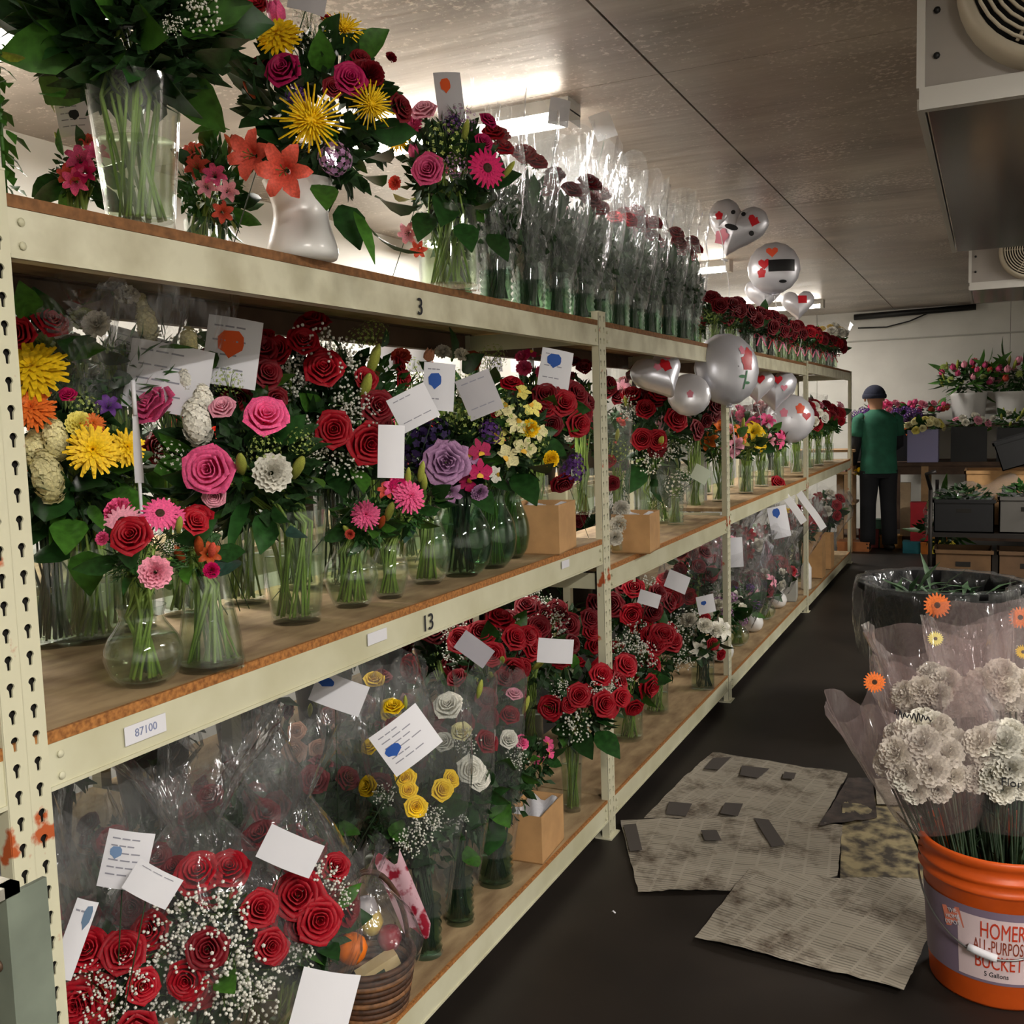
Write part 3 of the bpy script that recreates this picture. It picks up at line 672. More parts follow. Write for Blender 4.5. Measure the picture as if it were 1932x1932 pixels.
# grey corner upright of a cart at the lower left
g = P(30, 1812, 1.08); STL = mat('grey_green_painted_steel', '6C7468', .5, .15, 12)
t = thing('metal_cart', 'grey metal cart corner upright standing before the near left post', 'cart', (g.x, g.y, 0))
top = g.z+.085
obj('upright', MB().box((-.02, -.02, 0), (.02, -.014, top)).box((.014, -.014, 0), (.02, .03, top)).mesh('upright', STL, False), t)
obj('top_rail', MB().box((-.4, -.024, top), (.024, -.006, top+.012)).box((.01, -.4, top), (.024, -.006, top+.012)).mesh('top_rail', mat('worn_steel_edge', 'A9A59A', .4, metal=.5), False), t)
for k in range(2): obj('bolt', MB().blob((0, -.021, top-.035-.045*k), (.007, .004, .007), 10, 5).mesh('bolt', mat('rusty_bolt', '5A4638', .6, metal=.6)), t)
obj('upright', MB().box((-.4, -.02, 0), (-.36, .02, top)).mesh('upright', STL, False), t); obj('upright', MB().box((-.02, -.4, 0), (.02, -.36, top)).mesh('upright', STL, False), t)
obj('cart_shelf', MB().box((-.39, -.39, .15), (.01, .01, .17)).mesh('cart_shelf', STL, False), t)
ZT, ZM1, ZM2, ZB = 1.824, 1.075, .973, .142
# ================================================================== TOP SHELF
arr('tall clear glass vase of dark greenery beside the near left post', (268, 432), ZT, ('flared', 268, 88), (240, 40, 190, 120, .0),
    'leaf mid 100 180 32 8; leaf dark 30 60 45 10; leaf mid 45 25 40 12; ovalleaf yel 25 110 28 14; leaf dark 190 110 45 10; leaf dark 120 90 50 8; leaf dark 300 120 45 8; leaf dark 400 110 45 6; leaf dark 430 60 40 6; leaf dark 250 130 42 8; leaf dark 350 150 38 8;'
    'babys_breath white 380 22 40 14; babys_breath white 325 48 22 14; rose red 55 65 20 4; rose red 455 -25 35 6; rose red 300 -60 40; rose red 150 -70 40',
    leaves=26, lsz=.12, fol='dark', fscale=1.12, nf=3)
arr('small pink alstroemeria bouquet left behind the tall greenery vase', (150, 497), ZT, ('straight', 90, 30), (150, 315, 62, 62, 0),
    'alstroemeria pink 150 300 26; alstroemeria pink 142 342 24; alstroemeria pink 182 288 22; alstroemeria coral 128 330 20; alstroemeria coral 165 265 18; alstroemeria hot 160 325 20; lily_bud green 110 265 16; ovalleaf mid 110 270 24; ovalleaf yel 95 185 26; ovalleaf dark 180 380 28', leaves=8, lsz=.06, fol='fresh', fscale=.8)
arr('coral and pink alstroemeria bouquet right behind the tall greenery vase', (395, 540), ZT, ('straight', 120, 40), (400, 345, 75, 105, 0),
    'alstroemeria coral 372 315 24; alstroemeria pink 405 330 22; alstroemeria lpink 390 352 20; alstroemeria coral 362 285 22; alstroemeria coral 420 400 20; alstroemeria lpink 430 360 20; ovalleaf yel 380 380 25; ovalleaf mid 400 230 40; ovalleaf mid 390 262 38; ovalleaf yel 440 420 22; longleaf mid 420 300 36; lily_bud rust 435 272 20', leaves=12, lsz=.07, fol='fresh', fscale=.9)
card('white sheet with bold black strokes behind the tall greenery vase', 140, 218, 62, 78, 1.95, -8, (.5, .5, .16, INK), 5)
arr('white ceramic vase with yellow spider mums and coral lilies', (572, 490), ZT, ('urn', 142, 70), (610, 190, 150, 150, 0),
    'spider_mum yellow 588 228 72 16; chrysanthemum yellow 528 72 46 12; spider_mum yellow 648 58 46 8; spider_mum yellow 698 198 50 10; rose mag 535 132 38 12; tulip pink 520 22 28 10; rose red 487 15 26 8; lily coral 472 292 44 16; lily coral 535 322 50 18; rose mag 660 150 36 10; carnation dred 700 138 28 8; carnation dred 738 108 12 8; rose dred 630 165 24 8; statice lav 632 300 36 14;'
    'waxflower white 600 70 36 6; waxflower white 580 30 30; carnation red 620 40 18; leaf mid 612 362 44 18; leaf dark 712 300 50 12; leaf dark 740 390 52 8; leaf mid 700 340 45 12; longleaf mid 690 430 60 10; longleaf dark 730 470 70 6; leaf mid 400 240 36 6; lily_bud rust 435 270 22 12; lily_bud rust 470 170 20 8; rose dred 680 110 22; leaf dark 490 230 50 10; ovalleaf mid 380 200 36 4; leaf dark 460 130 50 4; leaf dark 660 420 50 4; statice purple 560 180 24 6',
    'rose dred 3 26', leaves=22, glass=WHITEV, lsz=.085, fscale=1.05)
card('grey card at the very top above the yellow mums', 580, 0, 70, 48, 1.85, 12, None, 0, m=mat('grey_card', 'A9A5A8', .8))
arr('green bouquet with a magenta gerbera and pink roses in a clear vase', (848, 548), ZT, ('straight', 150, 56), (845, 310, 95, 110, 0),
    'gerbera hot 918 318 38 12; rose pink 808 320 34 12; rose lpink 800 210 28 8; carnation pink 775 238 24 8; carnation hot 745 240 18 6; chrysanthemum yellow 752 265 26 8; waxflower green 842 270 42 10; waxflower lav 868 228 34 4; waxflower lav 858 312 24 10; rose mag 912 268 20 10; rose mag 920 228 20 4; lily_bud green 878 248 26 8; lily_bud green 960 320 22 8; longleaf dark 900 400 60 12; leaf dark 840 390 50 10; leaf dark 880 440 40 12; leaf dark 800 420 40 10; tulip pink 780 285 16 4;'
    'carnation coral 745 345 14 8; ovalleaf yel 765 380 36 10; alstroemeria lpink 770 440 20 6; alstroemeria coral 790 470 16 6; leaf dark 940 460 36 8; statice purple 855 235 24', leaves=14, lsz=.09)
card('small grey card with an orange dot above the gerbera bouquet', 848, 182, 52, 90, 2.45, -4, (.38, .72, .2, ORANGEM), 0, m=mat('pale_grey_card', 'BDBBC0', .8))
ORD = ['first', 'second', 'third', 'fourth', 'fifth', 'sixth', 'seventh', 'eighth', 'ninth', 'tenth', 'eleventh', 'twelfth', 'thirteenth', 'fourteenth', 'fifteenth', 'sixteenth']
rg = random.Random(77)
RV_COLS = ['dred', 'dred', 'red', 'dred']
def tallrose(i, x, y, lab, mt=CELLO_G, col=None):
    c = col or rg.choice(RV_COLS); q = Quaternion((rg.uniform(-1, 1), rg.uniform(-1, 1), 0), rg.uniform(0, .06))
    t = arr(lab, None, ZT, ('ribbed', .14, .046), (0, 0, .082, .165, .27), '', '', fol='col', fscale=1.0, world=(x, y, TOPZ[1 if y < 5 else 2]+.018), nf=4, group='cellophane wrapped roses on the top shelf',
            wrap=([(.05, .09), (.066, .16), (.088, .26), (.1, .38), (.09, .46), (.105, .53), (.115, .60)], mt, dict(crinkle=.13, jag=.035, tilt=q, n=40)), glass=GLASS_D)
    for k in range(4):
        a = rg.random()*6; r = rg.uniform(.015, .05); p = Vector((r*math.cos(a)+.02, r*math.sin(a)-.02, rg.uniform(.39, .47)))
        d = Vector((p.x*4+.3, p.y*4-.4, .7)).normalized()
        obj('rose', flower_mesh('rose', c), t, p, d.to_track_quat('Z', 'Y'), rg.uniform(.03, .037))
    obj('leaf', leaf_mesh('oval', LEAFM), t, (.04, -.05, .3), Vector((.3, -.4, .8)).to_track_quat('Z', 'Y'), .09)
    return t
ty = [2.56, 2.80, 3.03, 3.22, 3.41, 3.61, 3.80, 4.0, 4.2, 4.42, 4.63]
for i, y in enumerate(ty):
    tallrose(i, -1.27+rg.uniform(-.012, .012), y, f'wrapped roses in a ribbed vase, {ORD[i]} in the front row counting from the gerbera bouquet', CELLO_G if i % 3 else CELLO)
for i, y in enumerate([2.66, 2.92, 3.15, 3.5, 3.72, 3.92, 4.12, 4.34, 4.55]):
    tallrose(i, -1.45+rg.uniform(-.02, .02), y, f'wrapped roses in a ribbed vase, {ORD[i]} in the back row counting from the gerbera bouquet', CELLO, 'red' if i < 2 else None)
card('white card poking out above the second wrapped roses', 1055, 212, 40, 52, 3.35, 10, None, 0)
card('greyish white folded card under the ceiling light', 1138, 238, 44, 50, 3.6, -20, None, 0, m=PLASTIC)
PINKR = mat('pink_ribbon', 'E0658F', .4); REDR = mat('red_ribbon', 'B5101E', .35); WHR = mat('white_ribbon', 'E6E4E6', .4)
k = 0
for row, x in enumerate((-1.25, -1.47)):
    for i in range(13 if row == 0 else 12):
        y = 5.0+.345*i+(.15 if row else 0); bz = (TOPZ[2] if y < 6 else TOPZ[3] if y < 7.5 else TOPZ[4])+.018
        lab = f'short vase of dark red roses, {ORD[i]} in the {"front" if row == 0 else "back"} row after the wrapped roses'
        if 5 > 0:
            c = rg.choice(['dred', 'dred', 'red'])
            arr(lab, None, 0, ('straight', .115, .045), (0, 0, .115, .075, .19), '', f'rose {c} 9 .04', fol='dark', world=(x, y, bz), group='rose vases on the far top shelf', leaves=4, lsz=.08,
                bowc=((PINKR if i % 2 else REDR), .05, .9) if row == 0 and i > 2 else None)
arr('white and yellow flowers at the far end of the top shelf', None, 0, ('straight', .15, .05), (0, 0, .16, .10, .30), '', 'carnation white 7 .05; chrysanthemum yellow 4 .04', fol='fresh', world=(-1.33, 9.55, TOPZ[4]+.018), wrap=([(.07, .14), (.15, .28), (.2, .42)], CELLO))
# ================================================================== MIDDLE SHELF, FIRST BAY
arr('yellow mum and pale stock bouquet just right of the near left post', (172, 1206), ZM1, ('straight', 175, 60), (130, 850, 130, 140, .06),
    'chrysanthemum yellow 64 700 66 26; chrysanthemum orange 62 772 46 26; chrysanthemum yellow 175 850 52 18; chrysanthemum yellow 238 845 38 14; stock cream 105 830 42 14; stock cream 90 900 54 14; stock cream 72 855 46 10; chrysanthemum orange 175 800 24 10; carnation pyellow 150 800 26 12; alstroemeria purple 205 765 22 6; rose hot 128 745 18 6; longleaf mid 110 970 60 14; leaf mid 130 1000 56 18; leaf mid 165 1070 56 20; leaf dark 95 1050 56 16; longleaf mid 175 965 56 18; leaf dark 60 1000 50 12; leaf mid 220 930 40 10; longleaf dark 130 930 60 10; waxflower green 160 770 30 4; chrysanthemum yellow 30 650 40 4',
    leaves=16, lsz=.11, fol='dark')
arr('round bubble bowl with a red rose and pink carnation', (275, 1290), ZM1, ('bubble', 150, 74), (275, 1030, 85, 70, .03),
    'rose red 248 1010 42 14; carnation lpink 293 1080 32 16; gerbera pink 302 970 36 10; gerbera lpink 232 985 38 8; carnation pink 222 962 28 6; carnation pink 193 1016 14 12; ovalleaf mid 310 1110 30 10; longleaf dark 240 1090 40 10; lily_bud green 338 990 26 12; waxflower white 320 1030 14 12; gerbera pink 325 975 28 8; rose red 368 985 30 6', leaves=8, lsz=.06, fol='fine', fscale=.9)
arr('conical clear vase with orange lily buds and stems, right of the bubble bowl', (400, 1258), ZM1, ('taper', 178, 63), (365, 1035, 55, 50, .03),
    'lily_bud rust 338 1045 34 10; lily_bud rust 375 1030 36 10; lily_bud coral 400 1038 30 10; rose red 372 978 34 8; ovalleaf mid 350 1075 38 12; ovalleaf mid 395 1090 36 10; carnation hot 399 1076 16 12; leaf blue 432 1070 40 2; lily rust 395 1045 22 8', fol='fine', leaves=6, lsz=.06)
mb = MB(); mb.tube([(0, 0, -.13), (0, 0, -.02)], .003, 6); mb.grid(lambda u, v: (.011*(2*u-1)*(1-.4*v*v), .004*math.sin(PI*u), -.02+.12*v), 4, 4); mb.tube([(0, 0, .1), (0, 0, .16)], .004, 6)
thing('card_pick', 'white plastic card holder pick standing above the bubble bowl', 'card holder', P(262, 890, 1.75), None, mb.mesh('card_pick', WHITE))
arr('tall flared glass vase with big pink roses and white stock', (560, 1172), ZM1, ('flared', 212, 66), (450, 860, 150, 125, .05),
    'rose pink 395 886 54 18; rose pink 502 785 46 14; rose pink 292 768 50 10; stock white 372 800 50 12; stock white 385 760 36 8; lily_bud green 455 875 40 18; lily_bud green 562 882 42 18; carnation white 514 892 38 16; rose lpink 405 935 26 14; rose lpink 420 770 28 6; waxflower green 500 850 34 10; waxflower white 320 860 34 8; longleaf dark 450 970 70 14; longleaf dark 530 990 70 14; ovalleaf mid 400 980 50 14; leaf dark 500 1000 46 12; leaf mid 590 900 40 10; leaf dark 430 840 40 6; longleaf mid 400 930 60 12; waxflower green 430 720 30 4; leaf dark 330 930 44 10; longleaf mid 340 900 60 8; leaf blue 560 1010 34 14; stock white 350 720 26 6; leaf dark 460 900 40 8',
    'waxflower green 3 26', leaves=22, lsz=.085)
arr('tall dozen red roses with white babys breath under the top beam', (650, 1100), ZM1, ('straight', 190, 50), (625, 770, 115, 150, .06),
    'rose red 590 612 38 10; rose red 612 697 42 18; rose red 630 810 40 20; rose red 696 838 46 20; rose dred 712 768 38 16; rose dred 518 690 36 10; rose dred 463 715 28 6; rose red 690 715 26 10; rose dred 715 800 30 14; rose dred 560 655 24; babys_breath white 590 650 46 12; babys_breath white 650 680 44 14; babys_breath white 540 740 44 12; babys_breath white 580 820 46 16; babys_breath white 660 760 40 14; babys_breath white 560 700 40 12; babys_breath white 680 780 40 12; babys_breath white 660 870 40 16; babys_breath white 600 860 34 16; leaf dark 640 735 34 14; leaf dark 580 760 40 12; longleaf dark 590 790 50 16; lily_bud green 705 680 40 16; lily_bud green 690 730 40 16; leaf mid 680 900 36 16; leaf mid 505 715 36 10; leaf dark 640 900 44 14; leaf dark 580 900 44 14',
    leaves=18, lsz=.08)
arr('small round glass vase with pink gerberas and lily buds', (665, 1143), ZM1, ('ginger', 118, 52), (690, 975, 60, 55, .0),
    'chrysanthemum pink 690 972 30 10; chrysanthemum pink 772 938 34 12; lily_bud green 735 965 32 10; lily_bud green 655 1000 22 6; carnation coral 660 1008 10 8; leaf mid 640 960 34 8; leaf mid 700 1000 30 8; lily_bud rust 720 985 26 8', fol='fresh', leaves=8, lsz=.06)
arr('second small round glass vase with lily buds, just right of the first', (736, 1127), ZM1, ('ginger', 104, 38), (760, 960, 50, 45, 0),
    'alstroemeria pink 745 920 22 8; lily_bud green 795 890 26 8; lily_bud green 770 900 24 8; alstroemeria coral 730 925 18 8; gerbera hot 755 915 22 8; rose red 748 905 16', fol='fresh', leaves=8, lsz=.06)
arr('clear vase showing bright green stems below the purple orchids', (808, 1100), ZM1, ('bubble', 150, 46), (800, 935, 50, 40, 0),
    'lily_bud green 800 910 26 8; leaf blue 770 1000 24 6; alstroemeria coral 780 955 20 8', fol='fine', leaves=10, lsz=.08)
arr('purple kale and orchid arrangement in a green glass bubble vase', (872, 1085), ZM1, ('bubble', 165, 62), (850, 850, 95, 80, .0),
    'kale lav 842 872 58 16; orchid mag 905 850 28 14; orchid mag 905 890 30 14; statice dpurple 790 838 44 8; statice dpurple 818 815 36 6; statice dpurple 778 868 34 8; orchid lav 885 865 24 12; orchid mag 880 910 24 10; alstroemeria lav 850 930 22 12; waxflower green 880 790 36 6; waxflower green 855 775 30 4; statice purple 925 815 28 4; leaf dark 910 940 36 10; leaf dark 840 930 36 8; carnation lav 905 930 18 10', leaves=12, lsz=.085, glass=GLASS_D)
arr('yellow green orchid spray in a green glass bubble vase', (928, 1070), ZM1, ('bubble', 150, 50), (965, 810, 85, 85, 0),
    'orchid cream 950 770 26 8; orchid cream 975 800 26 10; orchid cream 990 845 28 12; orchid pyellow 940 820 24 8; orchid pyellow 1005 770 24 6; orchid cream 960 860 28 12; orchid cream 1015 815 24 8; orchid pyellow 985 740 22 4; carnation yellow 1000 808 18 10; carnation yellow 1040 866 17 14; waxflower green 960 790 46 6; waxflower green 1000 830 40 6; leaf dark 1010 885 46 12; leaf dark 990 915 46 12; rose red 965 725 24 4; rose red 935 775 16 6; leaf dark 950 920 40 10; orchid white 935 895 20 12', leaves=10, lsz=.085, glass=GLASS_D)
arr('dark leafy arrangement in the third green glass bubble vase', (966, 1052), ZM1, ('bubble', 130, 36), (1030, 770, 70, 70, 0),
    'rose red 1062 760 30 6; rose red 1030 770 26 4; rose red 1090 800 30 6; rose dred 1040 800 26 6; rose dred 1085 745 30 0; rose dred 1105 760 26 0; alstroemeria green 1050 740 20 4; statice purple 1080 890 30 0; statice purple 1085 870 20 4; leaf dark 1060 840 40 4; rose dred 1060 910 26 0',
    'rose dred 5 24', leaves=10, lsz=.08, glass=GLASS_D)
def opbox(label, a, b, h, z, mt=KRAFT, inner=KRAFT_D, th=.004, yaw=0, fill=None, cat='box'):
    # a open carton; a, b are half sizes
    p = z; t = thing('carton', label, cat, p)
    mb = MB(); mb.box((-a, -b, 0), (a, b, th)); mb.box((-a, -b, 0), (-a+th, b, h)); mb.box((a-th, -b, 0), (a, b, h)); mb.box((-a+th, -b, 0), (a-th, -b+th, h)); mb.box((-a+th, b-th, 0), (a-th, b, h))
    obj('body', mb.mesh('body', mt, False), t)
    if fill: obj('packing', MB().grid(lambda u, v: (-a+.008+(2*a-.016)*u, -b+.008+(2*b-.016)*v, h*.9+.012*math.sin(9*u+7*v)), 8, 8).mesh('packing', fill), t)
    t.rotation_euler = (0, 0, yaw); return t
p = at(1052, 1041, z=ZM1); opbox('brown kraft carton beside the second post on the middle shelf', .085, .10, .155, p+Vector((-.06, .02, 0)), yaw=.12, fill=WHITE)
# cards of the first bay
card('upper white order slip leaning behind the pink gerbera', 265, 675, 130, 90, 2.15, 18, None, 6)
card('large white order slip standing behind the white stock', 318, 715, 150, 130, 2.08, 12, None, 4)
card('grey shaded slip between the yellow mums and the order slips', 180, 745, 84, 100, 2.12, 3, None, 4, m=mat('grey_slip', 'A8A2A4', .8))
card('beige slip beside the yellow mum', 105, 745, 60, 70, 2.1, -15, None, 3, m=mat('beige_slip', 'C8C0B0', .8))
card('tall white slip with an orange marker smear beside the red roses', 438, 665, 100, 130, 2.2, 10, (.45, .62, .26, ORANGEM), 4)
card('white card standing to the right of the red roses', 738, 852, 50, 100, 1.98, 4, None, 0)
card('bent grey white card above the purple flowers', 780, 770, 80, 70, 2.25, -25, None, 2)
card('white card with a blue scribble left of the grey slips', 828, 730, 60, 90, 2.5, 6, (.35, .62, .22, BLUE), 2)
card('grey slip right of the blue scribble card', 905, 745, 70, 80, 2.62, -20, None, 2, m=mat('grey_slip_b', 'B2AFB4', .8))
card('white card with a blue scribble hanging near the second post', 1048, 696, 62, 72, 2.95, 12, (.4, .7, .24, BLUE), 3)
# behind, in the back half of the middle shelf and on the second rack
def backb(label, px, py, x, fl, rnd, wrapmt=None, rz=.12, rx=.13, fol='dark', h=.2, z0=ZM1):
    p = at(px, py, x=x); b = Vector((p.x, p.y, z0)); d = p.z-z0
    return arr(label, None, 0, ('straight', min(h, d*.6), .05), (0, 0, rx, rz, d), fl, rnd, leaves=6, lsz=.09, fol=fol, world=tuple(b), wrap=([(.06, d-.2), (rx*.9, d-.06), (rx*1.15, d+.06), (rx*1.25, d+.16)], wrapmt) if wrapmt else None)
backb('white cellophane bundle under the top beam at the left', 128, 655, -1.69, '', 'carnation white 6 .03; carnation green 3 .03', CELLO, fol='fresh', rx=.09, rz=.07)
backb('second pale wrapped bundle left of the order slips', 215, 650, -1.66, '', 'carnation white 5 .03', CELLO, fol='fine')
backb('third pale wrapped bundle behind the order slips', 320, 645, -1.66, '', 'stock cream 4 .04', CELLO, fol='fine')
backb('dark red roses peeping beside the near left post', 62, 625, -1.69, '', 'rose red 4 .03', None, rx=.05, rz=.05)
backb('dark red roses behind the orange marked slip', 440, 720, -1.62, '', 'rose dred 8 .035; babys_breath white 2 .06', None)
backb('red roses tucked behind the dozen red roses', 540, 700, -1.63, '', 'rose red 8 .035; babys_breath white 3 .06', None)
backb('greenery bundle behind the lily buds', 690, 690, -1.62, '', 'waxflower green 4 .05; rose red 3 .03', None, fol='fresh')
backb('peach wheat and red carnation bunch against the bright back', 755, 720, -1.62, '', 'carnation coral 4 .03; tulip peach 4 .03', None, fol='fine')
backb('white carnation bundle behind the blue scribble card', 850, 720, -1.62, '', 'carnation white 4 .03; waxflower green 3 .05', None, fol='fresh')
backb('yellow green bundle behind the grey slip', 910, 720, -1.62, '', 'waxflower green 4 .05; rose rust 2 .03', None, fol='fresh')
backb('magenta flowers behind the hanging blue scribble card', 1005, 715, -1.60, '', 'carnation pink 4 .03; orchid mag 3 .03', None)
backb('dark red roses beside the second post in the back', 1095, 730, -1.6, '', 'rose dred 10 .035', None)
for i, (px, sc_) in enumerate(((735, 40), (790, 48), (885, 34), (935, 20), (985, 46))):
    card(f'white tag hanging in the bright gap, {ORD[i]} from the lily buds', px, 672, sc_, 60, depth_of(at(px, 672, x=-1.745)), 5*(i % 3-1), None, 0)
# left of the near post
arr('red rose wrap at the far lower left corner', None, 0, ('straight', .15, .05), (.02, 0, .15, .12, .26), '', 'rose red 9 .04; babys_breath white 4 .07', leaves=8, lsz=.1, world=(-1.47, .56, ZB), wrap=([(.07, .12), (.17, .25), (.2, .42), (.1, .55)], CELLO))
# ivy at the top left
iv = thing('ivy_strand', 'trailing green fern strand at the far left of the top shelf', 'plant', P(2, 240, 1.45))
mb = MB(); rgi = random.Random(3)
for k in range(60):
    z = .12-.24*k/60; leaf_grid(mb, .035, .016, (rgi.uniform(-.01, .012), rgi.uniform(-.01, .01), z), (rgi.gauss(.2, 1), rgi.gauss(-.2, 1), -.3), (0, 0, 1), .3, .2, 2)
mb.tube([(0, 0, .14), (0, 0, -.12)], .003, 5)
obj('foliage', mb.mesh('foliage', LEAFL), iv, kind='stuff')
# ================================================================== MIDDLE SHELF, SECOND BAY
arr('white carnation bunch in a narrow wrap beside the second post', (1168, 1042), ZM2, ('straight', 60, 18), (1166, 880, 26, 100, 0),
    'carnation white 1168 990 20 4; carnation white 1160 1015 16 6; carnation white 1172 960 18 4; rose dred 1156 912 16 8; waxflower green 1165 850 24 6; lily_bud green 1165 820 16 4; rose red 1150 870 14 4', fol='fine', wrap=([(16, 40), (22, 120), (28, 200), (30, 260)], CELLO))
arr('red roses and lily buds in the second bay of the middle shelf', (1240, 985), ZM2, ('straight', 70, 36), (1235, 810, 80, 85, 0),
    'rose red 1246 742 24 8; rose red 1275 792 26 12; rose red 1218 772 22 8; rose red 1212 828 24 12; rose red 1240 830 22 12; rose red 1190 745 22 4; rose red 1222 720 18 2; rose dred 1172 750 22 2; lily_bud green 1246 834 24 14; lily_bud green 1182 760 18 6; babys_breath white 1190 770 26 8; babys_breath white 1225 870 26 14; babys_breath white 1260 850 22 12; waxflower white 1290 840 20 6; leaf dark 1200 900 36 10; leaf dark 1250 920 38 10; leaf dark 1290 900 34 6; leaf mid 1260 880 26 10; rose dred 1150 740 20',
    'rose dred 5 20', leaves=14, lsz=.1)
p = at(1216, 1040, z=ZM2); opbox('brown kraft carton in the second bay of the middle shelf', .075, .095, .15, p+Vector((-.04, .02, 0)), yaw=.1, fill=WHITE)
arr('small glass jar wrapped in clear film behind the second kraft carton', (1275, 990), ZM2, ('ribbed', 60, 16), (1275, 920, 24, 26, 0), 'waxflower white 1275 915 24 6; waxflower white 1290 900 18 4', fol='fine', wrap=([(17, 24), (30, 60), (36, 100)], CELLO))
# flat topped display lantern
b = at(1320, 962, z=ZM2); t = thing('lantern', 'flat topped clear display stand beside the third post', 'lantern', b+Vector((-.1, .1, 0)))
obj('top', MB().box((-.10, -.11, .40), (.10, .11, .435)).mesh('top', mat('silver_top', 'B9B7BC', .3, metal=.4), False), t)
obj('base', MB().box((-.09, -.10, 0), (.09, .10, .02)).mesh('base', KRAFT_D, False), t)
for sx in (-1, 1):
    for sy in (-1, 1): obj('corner_post', MB().box((sx*.085-.006, sy*.095-.006, .02), (sx*.085+.006, sy*.095+.006, .40)).mesh('corner_post', LTM, False), t)
obj('pane', MB().box((.082, -.088, .02), (.085, .088, .40)).mesh('pane', PLASTIC, False), t); obj('pane', MB().box((-.078, -.096, .02), (.078, -.094, .40)).mesh('pane', PLASTIC, False), t)
card('pale green square card hanging before the display stand', 1322, 895, 34, 30, 4.35, 30, None, 0, m=mat('pale_green_card', 'C9D3BE', .7))
arr('dark leafy wrap with red blooms above the display stand', None, 0, None, (0, 0, .12, .11, .0), '', 'rose dred 7 .04', fol='dark', world=tuple(P(1330, 780, 5.15)), leaves=6, lsz=.1) if 0 else None
backb('dark red roses behind the silver balloon in the second bay', 1310, 775, -1.42, '', 'rose dred 8 .04; babys_breath white 2 .07', None, z0=ZM2)
backb('pink and white bouquet at the back of the second bay', 1210, 740, -1.62, '', 'rose dred 8 .04; alstroemeria lpink 3 .05', CELLO_G, z0=ZM2)
# third and fourth bay of the middle shelf: world placed rows
ZM3, ZM4 = MIDZ[3]+.018, MIDZ[4]+.018
def row(label, y, x, z, rnd, fol='dark', rx=.13, rz=.1, hc=.34, vk=('straight', .17, .045), wrap=None, bow=None, lk=8, glass=None, group=None):
    return arr(label, None, 0, vk, (0, 0, rx, rz, hc), '', rnd, fol=fol, world=(x, y, z), leaves=lk, lsz=.1, wrap=wrap, bowc=bow, glass=glass, group=group)
row('orange and peach lily bouquet just past the third post', 5.45, -1.34, ZM3, 'lily orange 4 .055; lily lpink 4 .055; lily_bud green 4 .045', 'fresh', hc=.33)
row('yellow lily bouquet, second past the third post', 6.0, -1.32, ZM3, 'lily yellow 5 .055; lily pyellow 3 .055; lily_bud green 3 .045', 'fresh', hc=.33)
row('pink lily bouquet, third past the third post', 6.55, -1.34, ZM3, 'lily pink 5 .06; alstroemeria lpink 4 .05', 'fresh', hc=.34)
row('white lily bouquet, nearest before the fourth post', 7.1, -1.34, ZM3, 'lily white 5 .06; rose red 3 .04', 'fresh', hc=.34)
for i, (y, r) in enumerate(((5.3, 'rose dred 8 .04; lily lpink 3 .05'), (5.9, 'rose red 6 .04; carnation white 4 .04'), (6.5, 'carnation pink 8 .045'), (7.1, 'rose dred 9 .04'))):
    row(f'wrapped mixed bouquet at the back of the third bay, {ORD[i]} from the third post', y, -1.55, ZM3, r, 'dark', hc=.44, wrap=([(.06, .2), (.14, .4), (.17, .58)], CELLO_G))
for i, (y, r) in enumerate(((7.8, 'rose dred 10 .045; carnation white 3 .04'), (8.35, 'rose red 8 .045; rose white 4 .04'), (8.9, 'rose dred 9 .045; carnation lpink 4 .04'), (9.5, 'rose red 10 .045; lily lpink 3 .05'))):
    row(f'red and white rose vase on the middle shelf, {ORD[i]} past the fourth post', y, -1.33, ZM4, r, 'fresh', hc=.42, rx=.16, rz=.14)
    row(f'dark red rose vase in the back row, {ORD[i]} past the fourth post', y+.2, -1.56, ZM4, 'rose dred 9 .045', 'dark', hc=.46, rx=.15, rz=.12, wrap=([(.06, .25), (.15, .42), (.18, .6)], CELLO) if i % 2 else None)
